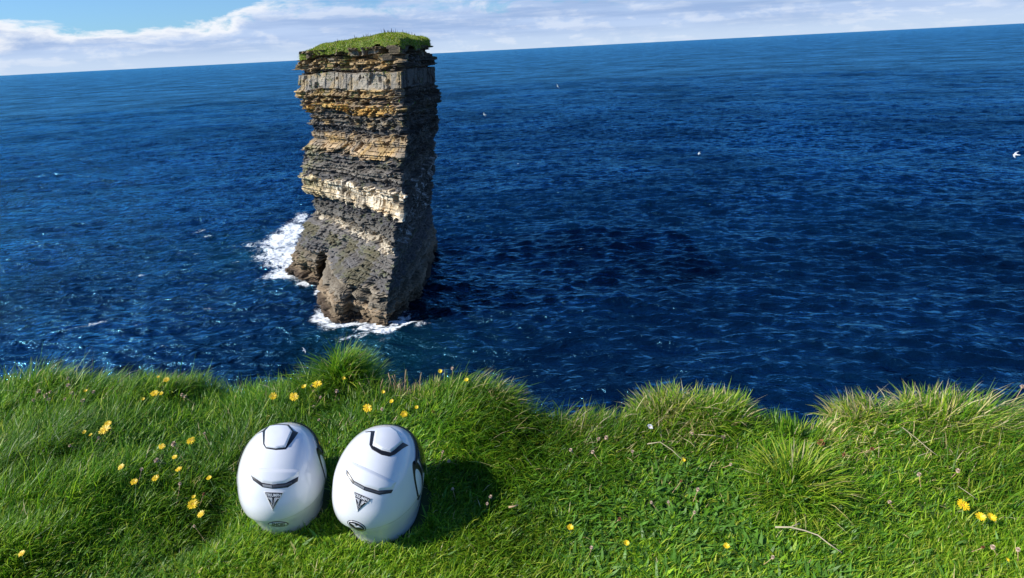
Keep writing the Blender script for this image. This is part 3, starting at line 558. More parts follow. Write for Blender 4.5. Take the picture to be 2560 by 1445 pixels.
def make_helmet(h, name, spec, label):
    root = empty('motorcycle_helmet', h['p'], (math.radians(h.get('tilt', 0)), math.radians(h.get('bank', 0)), math.radians(h['yaw'])))
    tag(root, label, 'helmet', 'white motorcycle helmets on the grass')
    M = Matrix.Translation(Vector(h['p'])) @ root.rotation_euler.to_matrix().to_4x4(); Mi = M.inverted()
    V, fcs = shell_mesh(); link('shell', np_mesh('shell', V, fcs, True), white, root)
    polys = [list(map(int, f)) for fa_ in fcs for f in fa_]
    tree = BVHTree.FromPolygons([Vector(v) for v in V], polys)
    co = Mi @ Vector(CAM)
    def cast(x, y, lift=0.0):
        d = (Mi.to_3x3() @ Vector(ray(x, y))).normalized(); hit, nn, _, _ = tree.ray_cast(co, d)
        if hit is None: hit, nn, _, _ = tree.find_nearest(co+d*((Vector((0, 0, .14))-co).dot(d)))
        if nn.dot(d) > 0: nn = -nn
        return hit+nn*lift
    def patch(nm, zpts, mat, lift, par, rise=0.0, soft=6.0, step=2.2, smooth=True):
        pts = [px_z(*p) for p in zpts]; n_ = len(pts); P2 = []
        for k in range(n_):
            a = Vector(pts[k]); c = Vector(pts[(k+1) % n_]); m = max(1, int((c-a).length/step))
            for q in range(m): P2.append(a.lerp(c, q/m))
        nb = len(P2); arr = np.array(P2); xs_ = np.arange(arr[:, 0].min(), arr[:, 0].max(), step); ys_ = np.arange(arr[:, 1].min(), arr[:, 1].max(), step)
        def dist(p):
            a = np.array(pts); c = np.roll(a, -1, 0); ab = c-a; u = np.clip(((p-a)*ab).sum(1)/((ab*ab).sum(1)+1e-9), 0, 1); return np.hypot(*(a+ab*u[:, None]-p).T).min()
        def inside(p):
            c = False; j = n_-1
            for i_ in range(n_):
                if (pts[i_][1] > p[1]) != (pts[j][1] > p[1]) and p[0] < (pts[j][0]-pts[i_][0])*(p[1]-pts[i_][1])/(pts[j][1]-pts[i_][1]+1e-12)+pts[i_][0]: c = not c
                j = i_
            return c
        for xx in xs_:
            for yy in ys_:
                if inside((xx, yy)) and dist(np.array((xx, yy))) > step*.45: P2.append(Vector((xx, yy)))
        vo, _, fo, *_ = delaunay_2d_cdt(P2, [(k, (k+1) % nb) for k in range(nb)], [], 1, 1e-5)
        VV = []
        for v in vo:
            dd = dist(np.array(v)) if rise else 0
            r_ = rise*float(sstep(np.float64(dd), 0, soft)); VV.append(cast(v[0], v[1], lift+r_))
        m = bpy.data.meshes.new(nm); m.from_pydata(VV, [], [list(f) for f in fo]); m.polygons.foreach_set('use_smooth', [smooth]*len(m.polygons)); m.update()
        bmm = bmesh.new(); bmm.from_mesh(m); bmesh.ops.recalc_face_normals(bmm, faces=bmm.faces)
        # give the piece real thickness: skirt down to the shell
        bed = [e for e in bmm.edges if e.is_boundary]; r = bmesh.ops.extrude_edge_only(bmm, edges=bed)
        for v in [g_ for g_ in r['geom'] if isinstance(g_, bmesh.types.BMVert)]:
            lo, nn, _, _ = tree.find_nearest(v.co); v.co = v.co+(lo-v.co)*1.15 if (lo-v.co).length > 1e-5 else v.co
        bmm.to_mesh(m); bmm.free(); return link(nm, m, mat, par)
    def text(s, cx, cy, size, ang, mat, lift, par, sx_=1.0, bold=0.012):
        cu = bpy.data.curves.new('t', 'FONT'); cu.body = s; cu.align_x = 'CENTER'; cu.align_y = 'CENTER'; cu.offset = bold; cu.resolution_u = 3
        ob = bpy.data.objects.new('t', cu); COL.objects.link(ob); dg = bpy.context.evaluated_depsgraph_get(); dg.update()
        m = bpy.data.meshes.new_from_object(ob.evaluated_get(dg)); bpy.data.objects.remove(ob)
        ca_, sa_ = math.cos(ang), math.sin(ang)
        for v in m.vertices:
            x, y = v.co.x*size*sx_, -v.co.y*size; v.co = cast(*px_z(cx+x*ca_-y*sa_, cy+x*sa_+y*ca_), lift)
        m.materials.clear(); m.name = 'lettering'; return link('lettering', m, mat, par)
    # rim, lining, visor, gasket, pivot covers
    Vr, fr = rimloft(.0065, .001, .003); link('rim_trim', np_mesh('rim_trim', Vr, fr, True), rubber, root)
    A = np.linspace(0, 2*math.pi, 64, endpoint=False); lin = [shell_pt(A, np.full(64, s_), -.012-.02*(i_ > 0)) for i_, s_ in enumerate((0, .2, .45, .7))]
    link('lining', np_mesh('lining', np.array(lin).reshape(-1, 3), [grid_faces(4, 64, True)[:, ::-1]], True), lining, root)
    def band(nm, a0, a1, top, bot, push, mat, n1=60, n2=12):
        Av = np.linspace(a0, a1, n1); U = np.linspace(0, 1, n2); rows = []
        for u in U: rows.append(shell_pt(Av, bot(Av)+(top(Av)-bot(Av))*u, push*math.sin(math.pi*min(1, max(0, .08+u*.84)))**.35))
        return link(nm, np_mesh(nm, np.array(rows).reshape(-1, 3), [grid_faces(n2, n1)], True), mat, root)
    vt = lambda a: .66-.085*np.clip(np.abs(a-math.pi)/1.5, 0, 1)**2.2; vb = lambda a: .36+.12*np.clip(np.abs(a-math.pi)/1.5, 0, 1)**2.0
    band('visor', math.pi-1.42, math.pi+1.42, vt, vb, .0060, visorm)
    band('visor_gasket', math.pi-1.60, math.pi+1.60, lambda a: vt(a)+.030, lambda a: vt(a)+.008, .0050, rubber, 80, 6)
    for sgn in (1, -1):
        a_c = math.pi/2*sgn+.05*sgn*0; 
        def disc(nm, ra, rs, push, mat, da_=0.0, ds=0.0):
            U, Rr = np.meshgrid(np.linspace(0, 2*math.pi, 40, endpoint=False), np.linspace(0, 1, 9), indexing='xy')
            tear = 1+.35*np.cos(U)*0; aa_ = a_c-sgn*.02+da_*sgn+ra*Rr*np.cos(U)*tear; ss_ = .46+ds+rs*Rr*np.sin(U)*(1-.35*np.cos(U)*sgn*-1*0)
            V_ = shell_pt(aa_, ss_); n_ = np.stack([np.sign(V_[..., 0]), V_[..., 1]*2, V_[..., 2]*0], -1); n_ /= np.linalg.norm(n_, axis=-1, keepdims=True)
            V_ = V_+n_*(push*(1-Rr**4))[..., None]
            return link(nm, np_mesh(nm, V_.reshape(-1, 3), [grid_faces(9, 40, True)], True), mat, root)
        disc('pivot_seal', .20, .15, .0020, black, -.02)
        pc = disc('pivot_cover', .14, .115, .0036, white, -.05)
    for f in spec(patch, text, root): pass
    return root

def circ(cx, cy, rx, ry, ang, n=40, a0=0, a1=2*math.pi):
    out = []
    for k in range(n):
        a = a0+(a1-a0)*k/n; x, y = rx*math.cos(a), ry*math.sin(a); out.append((cx+x*math.cos(ang)-y*math.sin(ang), cy+x*math.sin(ang)+y*math.cos(ang)))
    return out
def badge(patch, text, root, tl, trr, bt):
    """inverted triangle with the flag pattern; barycentric helper"""
    tl, trr, bt = map(np.array, (tl, trr, bt)); q = lambda u, v: tuple(tl+(trr-tl)*u*(1-v)+(bt-tl)*v+(trr-tl)*v*.0+((trr-tl)*.0) + (0, 0) if False else tl*(1-u)*(1-v)+trr*u*(1-v)+bt*v)
    bd = patch('badge', [q(-.02, -.03), q(1.02, -.03), q(.5, 1.06)], dec_w, .0010, root)
    patch('badge_field', [q(.03, .01), q(.97, .01), q(.5, .965)], dec_b, .0017, bd)
    for pts in ([(.17, .36), (.34, .36), (.30, .78)], [(.66, .36), (.83, .36), (.70, .78)]):
        patch('badge_stripe', [q(*p) for p in pts], dec_w, .0024, bd, step=1.2)
    for pts in ([(.02, .345), (.36, .345), (.36, .30), (.0, .30)], [(.64, .345), (.98, .345), (1.0, .30), (.64, .30)]):
        patch('badge_stripe', [q(*p) for p in pts], dec_w, .0025, bd, step=1.2)
    for pts in ([(.13, .38), (.19, .38), (.36, .62), (.36, .68)], [(.87, .38), (.81, .38), (.64, .62), (.64, .68)]):
        patch('badge_stripe', [q(*p) for p in pts], dec_b, .0030, bd, step=1.2)
    patch('badge_bar', [q(.36, .30), q(.40, .30), q(.40, .90), q(.34, .88)], dec_w, .0028, bd, step=1.2)
    patch('badge_bar', [q(.64, .30), q(.60, .30), q(.60, .90), q(.66, .88)], dec_w, .0028, bd, step=1.2)
    c = q(.5, .155); ang = math.atan2(trr[1]-tl[1], trr[0]-tl[0]); wdt = np.hypot(*(trr-tl))
    text('TRIUMPH', c[0], c[1], wdt*.215, ang, dec_w, .0030, bd, .88, .03)
def left_spec(patch, text, root):
    v = patch('top_vent_channel', [(300, 228), (345, 203), (365, 185), (402, 150), (480, 142), (575, 149), (620, 202), (660, 220), (612, 290), (568, 345), (548, 367), (460, 374), (372, 361), (348, 322), (344, 212)], black, .0006, root)
    patch('top_vent', [(366, 207), (408, 160), (485, 152), (568, 159), (607, 210), (575, 285), (547, 350), (460, 361), (376, 349), (361, 318)], white, .0012, v, rise=.0045, soft=3.5, step=1.8)
    patch('rear_spoiler', [(235, 528), (450, 541), (672, 548), (662, 612), (548, 672), (430, 684), (338, 668), (240, 600)], white, .0003, root, rise=.0042, soft=9)
    s = patch('exhaust_slot', [(243, 600), (338, 664), (430, 680), (548, 668), (660, 612), (654, 652), (565, 706), (435, 717), (345, 703), (262, 643)], black, .0016, root, step=1.6)
    patch('slot_insert', [(345, 676), (432, 688), (432, 710), (350, 698)], dec_g, .0024, s, step=1.5); patch('slot_insert', [(440, 688), (540, 680), (600, 655), (600, 672), (550, 698), (440, 711)], smoke, .0024, s, step=1.5)
    badge(patch, text, root, (360, 747), (526, 752), (434, 905))
    r = patch('oval_logo', circ(482, 1030, 92, 23, 0), dec_b, .0008, root, step=1.6); patch('oval_logo_field', circ(482, 1030, 84, 17, 0), white, .0015, r, step=1.6)
    text('SHOEI', 482, 1031, 40, 0, dec_b, .0022, r, 1.05, .02)
    return []
def right_spec(patch, text, root):
    v = patch('top_vent_channel', [(1255, 213), (1308, 205), (1340, 206), (1330, 260), (1318, 333), (1400, 376), (1480, 395), (1515, 372), (1588, 306), (1640, 332), (1590, 360), (1520, 414), (1470, 432), (1400, 417), (1312, 368), (1292, 327), (1305, 215), (1258, 217)], black, .0008, root, step=1.8)
    patch('top_vent', [(1342, 206), (1400, 172), (1480, 170), (1540, 215), (1588, 300), (1518, 365), (1480, 388), (1402, 370), (1322, 330)], white, .0010, root, rise=.0045, soft=3.5, step=1.8)
    patch('rear_spoiler', [(1125, 470), (1290, 545), (1532, 660), (1500, 730), (1372, 740), (1250, 702), (1152, 650), (1092, 552)], white, .0003, root, rise=.0042, soft=9)
    s = patch('exhaust_slot', [(1092, 550), (1155, 646), (1250, 697), (1372, 735), (1502, 726), (1484, 756), (1380, 772), (1250, 733), (1142, 670), (1090, 588)], black, .0016, root, step=1.6)
    patch('slot_insert', [(1165, 660), (1250, 704), (1246, 724), (1160, 676)], dec_g, .0024, s, step=1.5); patch('slot_insert', [(1258, 708), (1370, 742), (1440, 742), (1380, 762), (1256, 728)], smoke, .0024, s, step=1.5)
    badge(patch, text, root, (1156, 743), (1309, 808), (1190, 915))
    a = .42; r = patch('emblem', circ(1180, 1045, 90, 36, a), dec_b, .0008, root, step=1.6); r2 = patch('emblem_ring', circ(1180, 1045, 82, 30, a), dec_w, .0014, r, step=1.6)
    patch('emblem_field', circ(1180, 1045, 74, 25, a), dec_b, .0020, r, step=1.6)
    def e(u, w): return (1180+u*math.cos(a)-w*math.sin(a), 1045+u*math.sin(a)+w*math.cos(a))
    patch('emblem_mark', [e(-58, -4), e(-20, -12), e(0, -3), e(20, -12), e(58, -4), e(24, 1), e(0, 12), e(-24, 1)], dec_w, .0026, r, step=1.4)
    return []
make_helmet(HEL[0], 'helmet', left_spec, 'white full-face helmet seen from behind with an oval name logo at its nape')
make_helmet(HEL[1], 'helmet', right_spec, 'white full-face helmet seen from behind with a dark emblem at its nape')

# ------------------------------------------------------------------ flowers, dried heads, stalks, twig
petal_m = noisy('yellow_petals', (.80, .56, .01), .5, .12, 80); eye_m = noisy('golden_florets', (.62, .33, .01), .7, .2, 200)
stem_m = noisy('green_stem', (.09, .17, .04), .6, .2, 60); brown_m = noisy('dry_stem', (.42, .28, .15), .8, .3, 60)
pale_m = noisy('dry_flower_head', (.56, .42, .31), .9, .35, 300); rust_m = noisy('rusty_flower_head', (.24, .10, .04), .9, .35, 300); daisy_m = noisy('white_petals', (.8, .78, .78), .6, .1, 100)
def tube(pts, rads, n=6):
    pts = np.array(pts, float); T_ = np.gradient(pts, axis=0); T_ /= np.linalg.norm(T_, axis=1, keepdims=True)+1e-12
    ref = np.array([0, 0, 1.0]) if abs(T_[0][2]) < .8 else np.array([1.0, 0, 0]); A_ = np.linspace(0, 2*math.pi, n, endpoint=False); V = []
    for p, d, r in zip(pts, T_, rads):
        u = np.cross(d, ref); u /= np.linalg.norm(u)+1e-12; w = np.cross(d, u); V.append(p+r*(np.cos(A_)[:, None]*u+np.sin(A_)[:, None]*w))
    V = np.array(V).reshape(-1, 3); m = len(pts); caps = [np.array([[0]+[0]*0+list(range(0, 3))])[:0]]
    F_ = [grid_faces(m, n, True)]
    V = np.concatenate([V, [pts[0]], [pts[-1]]]); k = np.arange(n)
    F_.append(np.stack([(k+1) % n, k, np.full(n, len(V)-2)], -1)); F_.append(np.stack([(m-1)*n+k, (m-1)*n+(k+1) % n, np.full(n, len(V)-1)], -1))
    return V, F_
def petals(nm, n, r, rows, cup, w=.22):
    V = []; Fq = []
    for q in range(rows):
        m = n-3*q; rad = r*(1-.22*q)
        for k in range(m):
            a = 2*math.pi*k/m+.3*q+rnd.uniform(-.1, .1); L = rad*rnd.uniform(.85, 1.08); up = cup+.22*q+rnd.uniform(-.12, .12); o = len(V)
            for f, wf in ((.10, .35), (.45, .85), (.85, 1.0), (1.0, .45)):
                cxx, cyy = math.cos(a)*L*f, math.sin(a)*L*f; zc_ = L*f*math.sin(up)*(1.15-.4*f)+.0006*q
                for sg in (-1, 1): V.append((cxx-math.sin(a)*sg*wf*w*L*.5, cyy+math.cos(a)*sg*wf*w*L*.5, zc_+abs(wf)*.0004))
            for i_ in range(3): Fq.append((o+2*i_, o+2*i_+1, o+2*i_+3, o+2*i_+2))
    return np_mesh(nm, np.array(V), [np.array(Fq)])
def dome(nm, r, h, bump=0.0, n=14, m=6):
    V = []
    for i_ in range(m):
        f = i_/(m-1); a = np.linspace(0, 2*math.pi, n, endpoint=False); rr_ = r*math.cos(f*math.pi/2)*(1+bump*rng.normal(0, 1, n)); V.append(np.stack([rr_*np.cos(a), rr_*np.sin(a), np.full(n, h*math.sin(f*math.pi/2))], -1))
    return np_mesh(nm, np.array(V).reshape(-1, 3), [grid_faces(m, n, True)], True)
def puff_mesh(nm, r, spikes=46):       # globe of dry bracts
    V = []; Fc = []
    for k in range(spikes):
        z = 1-1.75*(k+.5)/spikes; a = k*2.39996; s_ = math.sqrt(max(0, 1-z*z)); d = np.array([s_*math.cos(a), s_*math.sin(a), z]); u = np.cross(d, [.3, .2, 1]); u /= np.linalg.norm(u); w = np.cross(d, u)
        L = r*rnd.uniform(.8, 1.25); o = len(V)
        V += [d*r*.25+u*r*.2, d*r*.25-u*r*.2, d*L*.8-u*r*.22+w*r*.05, d*L*.8+u*r*.22]
        Fc.append((o, o+1, o+2, o+3))
    return np_mesh(nm, np.array(V), [np.array(Fc)])
fl_open = petals('flower_head', 16, 1.0, 3, .30); fl_flat = petals('flower_head', 15, 1.0, 3, .12); fl_half = petals('flower_head', 13, 1.0, 2, .95, .26)
for m_ in (fl_open, fl_flat, fl_half): m_.materials.append(petal_m)
eye = dome('flower_center', .26, .16, .12); eye.materials.append(eye_m)
sepal = dome('sepals', .24, -.34); sepal.materials.append(stem_m)
puff = puff_mesh('seed_head', 1.0); puff.materials.append(pale_m); puff2 = puff_mesh('seed_head', 1.0, 60); puff2.materials.append(rust_m)
daisy = petals('flower_head', 14, 1.0, 1, .5, .34); daisy.materials.append(daisy_m)
def head_at(x, y, h, lab, cat, name, group, parts, size, tilt, stem_mat, lean=.3):
    p = pick(x, y, h); root = empty(name, p); tag(root, lab, cat, group)
    rot = Matrix.Rotation(rnd.uniform(0, 6.28), 3, 'Z'); tl = Matrix.Rotation(tilt*rnd.uniform(.6, 1.3), 3, Vector((1, rnd.uniform(-.6, .6), 0)))
    for nm, m_ in parts:
        o = bpy.data.objects.new(nm, m_); COL.objects.link(o); o.parent = root; o.matrix_basis = (tl@rot).to_4x4() @ Matrix.Scale(size, 4)
    zg = float(G(p[0], p[1]))-p[2]-.01; dx, dy = rnd.uniform(-lean, lean)*h, rnd.uniform(-lean, lean)*h
    base = np.array([dx, dy, min(zg, -.02)]); pts = [base, base*np.array([.8, .8, .66]), base*np.array([.35, .35, .33]), np.array([0, 0, -size*.15])]
    V, F_ = tube(pts, [.0011, .0010, .0009, .0008]); link('stem', np_mesh('stem', V, F_, True), stem_mat, root)
FLOWERS = [  # px, py, radius px, form, what singles it out
 (416, 950, 7, 'o', 'topmost in the cluster at left, just under the dark brink tuft'), (387, 984, 9, 'o', 'wide open, left of a smaller one, below the dark brink tuft'), (405, 985, 5, 'h', 'small, touching the right side of a wider one below the brink tuft'),
 (358, 998, 4, 'h', 'tiny half shut, lower left of the pair below the brink tuft'), (397, 943, 3.5, 'h', 'tiny orange-tinged, beside the topmost flower at left'), (270, 1060, 8, 'o', 'upper one of the touching pair at far left'),
 (262, 1074, 12, 'f', 'largest, lower one of the touching pair at far left'), (212, 1081, 4.5, 'h', 'small round, farthest left in the upper meadow'), (228, 1088, 4, 'h', 'small dull orange, between a round bud and the touching pair'),
 (477, 1102, 9, 'f', 'big round, highest of those left of the left helmet'), (405, 1116, 7.5, 'f', 'beside a grey seed head, left of the big round one'), (437, 1143, 6, 'o', 'small bright, just beneath a grey seed head'),
 (447, 1173, 7, 'f', 'round, level with the left helmet top vent'), (303, 1167, 7, 'f', 'single, in the lawn at left with none close by'), (336, 1205, 8, 'o', 'lower left of the middle row'), (389, 1196, 8, 'o', 'right of the lowest one in the middle row'),
 (524, 1196, 6, 'h', 'nearest to the left edge of the left helmet'), (485, 1243, 4.5, 'h', 'small bud just above a ragged large flower'), (483, 1261, 12, 'o', 'ragged large, in the dark hollow left of the left helmet'),
 (503, 1286, 8.5, 'o', 'lowest one in the dark hollow left of the left helmet'), (55, 1384, 7.5, 'o', 'alone in the bottom left corner'), (215, 978, 4, 'h', 'tiny, beside the pale dried heads at top left'),
 (683, 991, 9, 'o', 'leftmost of three in the grass beyond the left helmet'), (735, 992, 10.5, 'f', 'middle of three in the grass beyond the left helmet'), (761, 968, 6, 'h', 'small orange-tinged, between two large ones on the brink'),
 (793, 960, 11, 'f', 'largest on the brink, left of the tallest tuft'), (859, 946, 4.5, 'h', 'small bud at the foot of the tallest tuft'), (919, 1020, 10.5, 'f', 'star-shaped, beyond the right helmet'),
 (958, 981, 4.5, 'h', 'small, right below the brown stalks'), (980, 1004, 5, 'h', 'small, next to a brown seed head right of the star-shaped one'), (1010, 1036, 8.5, 'o', 'beyond the right helmet, rightmost large one'),
 (1042, 1019, 4.5, 'h', 'small pale orange bud, upper right of the right helmet'), (1101, 929, 5, 'h', 'upright orange bud standing up against the sea'), (1167, 951, 5, 'h', 'small bud on the brink above the right helmet shadow'),
 (1426, 1320, 7.5, 'h', 'half shut, first to the right of the helmet shadow'), (1566, 1358, 6.5, 'h', 'half shut, lowest middle one near the bottom edge'), (1816, 1366, 7, 'h', 'half shut, near the bottom edge under the fanned tussock'),
 (1709, 1151, 4.5, 'h', 'pale bud at the end of a straw stem in the right lawn'), (2408, 1263, 13, 'f', 'largest at the far right'), (2450, 1293, 10, 'h', 'left one of the low pair at the far right'),
 (2476, 1295, 10, 'h', 'right one of the low pair at the far right'), (2517, 1400, 4.5, 'h', 'small bud in the bottom right corner')]
for x, y, rp, form, d in FLOWERS:
    hgt = .075 if x < 620 or y < 1050 else .05; dep = float(np.dot(pick(x, y, hgt)-CAM, fw)); size = 1.18*rp/F*dep
    me_ = {'o': fl_open, 'f': fl_flat, 'h': fl_half}[form]
    head_at(x, y, hgt, 'yellow flower, '+d, 'flower', 'yellow_flower', 'yellow flowers in the cliff-top grass', [('flower_head', me_), ('flower_center', eye), ('sepals', sepal)] if form != 'h' else [('flower_head', me_), ('sepals', sepal)], size, .45, stem_m)
HEADS = [  # px, py, radius px, kind, what singles it out
 (170, 946, 4.5, 'p', 'highest of the far left cluster, by the brink'), (170, 963, 5, 'p', 'second highest of the far left cluster'), (97, 978, 5.5, 'p', 'left end of the far left cluster'), (115, 989, 7, 'p', 'biggest of the far left cluster'),
 (126, 980, 4.5, 'p', 'right above the biggest of the far left cluster'), (83, 1000, 4, 'p', 'lower left of the far left cluster'), (122, 998, 5, 'p', 'below the biggest of the far left cluster'), (163, 998, 4.5, 'p', 'lone one in the middle of the far left cluster'),
 (181, 983, 5, 'p', 'feathery, right of the middle of the far left cluster'), (207, 1002, 6, 'p', 'lower right end of the far left cluster'), (234, 980, 5, 'p', 'right of a tiny yellow flower at top left'), (455, 987, 4.5, 'p', 'left one of two side by side under the brink'),
 (463, 991, 4, 'p', 'right one of two side by side under the brink'), (175, 1114, 4, 'p', 'alone in the long combed grass at left'), (434, 1110, 7, 'g', 'fluffy grey, right of a yellow flower'), (391, 1151, 6.5, 'g', 'fluffy grey, in the middle of the yellow flowers'),
 (354, 1173, 4.5, 'p', 'small, between two yellow flowers of the middle row'), (511, 1083, 3.5, 'p', 'small, upper right of the big round yellow flower'), (247, 1094, 4.5, 'p', 'just under the largest touching yellow flower at far left'),
 (486, 1315, 4, 'p', 'under the lowest yellow flower of the dark hollow'), (450, 1209, 4.5, 'p', 'above the dark hollow left of the left helmet'), (509, 1235, 4, 'r', 'rusty, in the dark hollow left of the left helmet'),
 (778, 965, 4, 'p', 'touching the left of the largest brink flower'), (784, 978, 4.5, 'p', 'just below the largest brink flower'), (801, 993, 4, 'p', 'pointed, below right of the largest brink flower'), (842, 978, 5.5, 'p', 'open feathery, under the tallest tuft'),
 (783, 1016, 3.5, 'p', 'small, beyond the left helmet'), (797, 1050, 4, 'p', 'just off the top right of the left helmet'), (955, 1023, 4.5, 'p', 'right of the star-shaped yellow flower'), (1083, 1029, 4.5, 'r', 'orange-brown, upper right of the right helmet'),
 (1131, 921, 4.5, 'p', 'on a tall stem standing against the sea'), (1107, 1130, 4, 'p', 'white tufted, upper one right of the right helmet'), (1122, 1152, 5, 'p', 'white tufted, lower one right of the right helmet'),
 (1226, 1242, 5, 'p', 'upper one at the tip of the helmet shadow'), (1218, 1259, 4, 'p', 'lower one at the tip of the helmet shadow'), (1132, 1222, 4, 'p', 'tiny pale one inside the helmet shadow'),
 (1496, 1097, 5, 'p', 'left one of two under the straw patch'), (1516, 1094, 5.5, 'p', 'right one of two under the straw patch'), (1427, 1125, 5, 'p', 'on a lying stem right of the dark dip'), (1482, 1130, 5, 'p', 'below the pair under the straw patch'),
 (1625, 1067, 6, 'd', ''), (1730, 1084, 4.5, 'p', 'left end of a straight straw stem'), (1809, 1092, 6, 'p', 'right end of a straight straw stem'), (1581, 1128, 4.5, 'p', 'below the small white daisy'), (1745, 1224, 5, 'p', 'pale oval, left of the fanned tussock'),
 (1703, 1202, 4, 'r', 'rusty, in the open lawn left of the fanned tussock'), (1549, 1297, 5, 'r', 'brown, in the broad-leaved herbs of the middle lawn'), (1479, 1369, 5, 'p', 'near the bottom edge right of the helmet shadow'),
 (1671, 1255, 4, 'p', 'in the herbs below the open lawn'), (1736, 1281, 4.5, 'p', 'left of the long pale twig'), (1628, 1256, 4, 'p', 'greenish, left of a small herb head'), (1827, 1161, 4, 'p', 'between the big mound and the fanned tussock'),
 (2053, 1107, 10, 'r', 'largest rusty one, upper right of the fanned tussock'), (2110, 1136, 5, 'r', 'small reddish, right of the largest rusty one'), (2298, 1186, 5.5, 'p', 'left one of two in the right lawn'), (2395, 1177, 6, 'p', 'right one of two in the right lawn'),
 (2180, 1122, 5.5, 'r', 'tawny, in the flattened straw at right'), (2224, 1255, 5, 'p', 'alone in the right lawn, left of the largest far yellow flower'), (2458, 1368, 5, 'r', 'first of three low ones near the right corner'),
 (2482, 1368, 6.5, 'p', 'middle of three low ones near the right corner'), (2545, 1374, 6, 'p', 'last of three low ones near the right corner'), (1932, 1393, 5, 'p', 'under the left end of the long pale twig'), (2557, 966, 6, 'p', 'on the brink at the very right edge')]
for x, y, rp, kd, d in HEADS:
    hgt = .065 if x < 620 else .04; dep = float(np.dot(pick(x, y, hgt)-CAM, fw)); size = rp/F*dep
    if kd == 'd': head_at(x, y, hgt, 'small white daisy on the big mound at the brink', 'flower', 'daisy', None, [('flower_head', daisy), ('flower_center', eye)], size*1.2, .4, stem_m)
    else: head_at(x, y, hgt, {'p': 'pale dried seed head, ', 'g': 'seed head, ', 'r': 'seed head, '}[kd]+d, 'seed head', 'dried_seed_head', 'dried seed heads in the grass', [('seed_head', puff2 if kd == 'r' else puff)], size, .3, brown_m, .8)
lab = 'upright brown dead stalk in the bunch on the brink below the sea stack'
for k in range(17):
    x = rnd.uniform(945, 1050); y = 985+rnd.uniform(-22, 12)-abs(x-1000)*.1; p = pick(x, y, .0); h_ = rnd.uniform(.035, .08); dx, dy = rnd.uniform(-.015, .02), rnd.uniform(-.01, .02)
    V, F_ = tube([(0, 0, -.01), (dx*.3, dy*.3, h_*.4), (dx*.7, dy*.6, h_*.75), (dx, dy, h_)], [.0016, .0015, .0022, .0012])
    o = link('dead_stalk', np_mesh('dead_stalk', V, F_, True), brown_m); o.location = p; tag(o, lab, 'stalk', 'brown dead stalks on the brink')
def lying(px, r, nm, lab_, cat, mat, h=.035, fork=None):
    P3 = [pick(x, y, h+dh) for x, y, dh in px]; o0 = P3[0]; V, F_ = tube([p-o0 for p in P3], [r*(1-.6*k/len(P3)) for k in range(len(P3))])
    if fork:
        Pf = [pick(x, y, h+.01) for x, y in fork]; V2, F2 = tube([p-o0 for p in Pf], [r*.6]*len(Pf)); n0_ = len(V); V = np.concatenate([V, V2]); F_ = F_+[f+n0_ for f in F2]
    o = link(nm, np_mesh(nm, V, F_, True), mat); o.location = o0; tag(o, lab_, cat)
bleached = noisy('bleached_twig', (.44, .37, .24), .8, .25, 60)
lying([(1938, 1318, .0), (1975, 1318, .012), (2010, 1326, .01), (2045, 1338, .012), (2070, 1358, .008), (2105, 1382, .0)], .0024, 'twig', 'long pale bleached twig lying in the herbs below the fanned tussock', 'twig', bleached, fork=[(1975, 1318), (2000, 1308)])
lying([(1745, 1086, .01), (1775, 1088, .014), (1808, 1092, .01)], .0014, 'straw', 'thin straight straw stem lying on the big mound between two seed heads', 'straw', bleached)
lying([(1618, 1110, .01), (1650, 1105, .014), (1680, 1125, .014), (1706, 1150, .006)], .0014, 'straw', 'thin bent straw stem below the white daisy', 'straw', bleached)
lying([(1272, 1268, .01), (1285, 1266, .012), (1296, 1262, .01)], .003, 'straw', 'short brown scrap of stem right of the helmet shadow', 'straw', brown_m)
lying([(2255, 1068, .01), (2290, 1095, .014), (2325, 1125, .014), (2345, 1140, .006)], .0011, 'straw', 'thin straw stem slanting across the flattened grass at right', 'straw', bleached, fork=[(2330, 1128), (2295, 1140)])
lying([(2395, 1215, .01), (2420, 1232, .02), (2445, 1250, .01)], .0010, 'straw', 'pale straw stem above the largest far right yellow flower', 'straw', bleached)
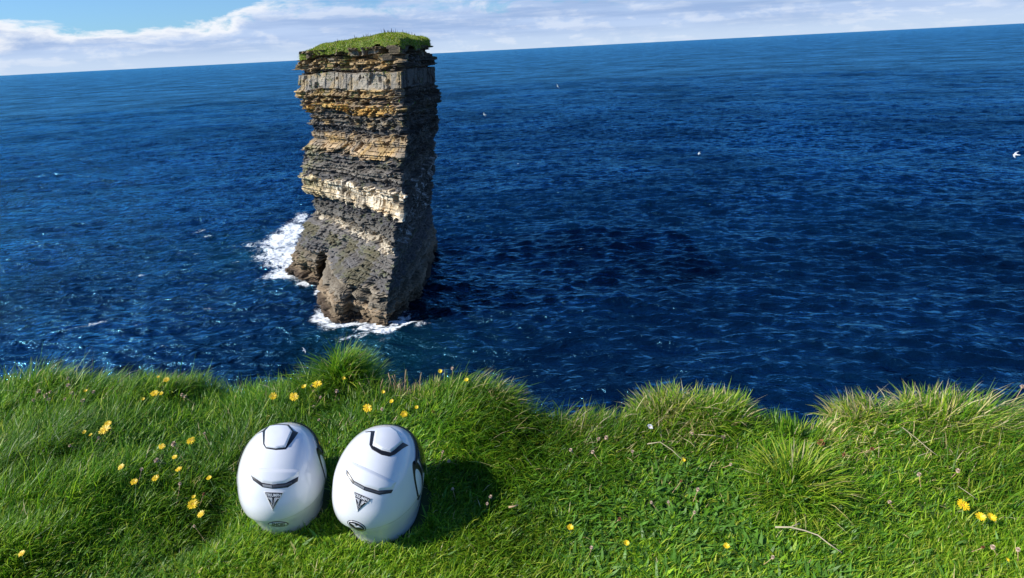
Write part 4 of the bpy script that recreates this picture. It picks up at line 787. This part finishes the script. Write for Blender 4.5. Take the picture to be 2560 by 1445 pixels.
# ------------------------------------------------------------------ gulls
gm_ = bpy.data.materials.new('gull_plumage'); gm_.use_nodes = True; t = NT(gm_.node_tree); t.l.new(t.new('ShaderNodeAttribute', attribute_name='col').outputs['Color'], t.n['Principled BSDF'].inputs['Base Color']); t.n['Principled BSDF'].inputs['Roughness'].default_value = .7
def gull(px, py, dep, yaw, bank, pitch, lab_, fold=.35, span=1.05):
    V = []; Fc = []; Cc = []
    st = [(.235, .004, -.006), (.21, .016, -.002), (.175, .030, .004), (.14, .034, .004), (.09, .050, .0), (.02, .060, -.004), (-.06, .052, -.002), (-.13, .032, .002), (-.18, .028, .004), (-.235, .034, .004)]
    for y, r, z in st:
        for k in range(10):
            a = 2*math.pi*k/10; fl = .35 if y < -.15 else 1.0; V.append((r*math.cos(a), y, z+r*math.sin(a)*fl)); Cc.append((.85, .62, .1) if y > .22 else (.82, .82, .82))
    Fc.append(grid_faces(len(st), 10, True))
    tips = [np.array([[0+k, (k+1) % 10, (k+1) % 10, k]])[:0] for k in range(1)]
    hs = span/2
    ws = [(.0, .085, .02, 0, .018), (.12, .088, .035, .05, .016), (.30, .080, .06, .16, .012), (.50, .062, .045, .20, .009), (.75, .042, -.03, .17, .006), (.92, .022, -.09, .13, .004), (1.0, .004, -.13, .11, .002)]
    for sg in (-1, 1):
        o = len(V)
        for u, c, yy, zz_, th_ in ws:
            x = sg*(.02+u*hs); z = zz_*fold*hs+.012
            for dy, dz in ((c, 0), (c*.4, th_), (-c*.3, th_*.7), (-c, 0), (-c*.3, -th_*.3), (c*.4, -th_*.6)):
                V.append((x, .03+yy+dy, z+dz)); Cc.append((.03, .03, .03) if u > .9 else (.50, .53, .57) if dz > 0 else (.78, .78, .78))
        Fc.append(grid_faces(len(ws), 6, True)+o)
    V = np.array(V); pv = at_depth(px, py, dep)
    o = link('gull', np_mesh('gull', V, Fc, True, {'col': np.array(Cc)}), gm_); o.location = pv; o.rotation_euler = (math.radians(pitch), math.radians(bank), math.radians(yaw))
    tag(o, lab_, 'gull', 'gulls flying over the sea')
gull(2541, 387, 46, 42, -24, 0, 'white gull with wings spread wide at the far right edge of the sea', .25)
gull(1394, 216, 115, 20, 60, 0, 'small white gull highest and farthest out over the sea, wing raised', .9)
gull(1212, 287, 78, 75, 40, 10, 'gull with drooping wings just right of the sea stack top', .2)
gull(1748, 384, 100, 60, -25, 0, 'white gull low over the open sea right of the middle', .6)
gull(1295, 409, 170, 80, 10, 0, 'tiny white gull far out over the sea beside the middle of the sea stack', .5)
gull(1453, 622, 88, 5, 0, -40, 'white gull flying straight away over dark water right of the sea stack', .1)
gull(760, 876, 75, -50, 35, 0, 'white gull skimming dark water just above the brink left of the tallest tuft', .5)
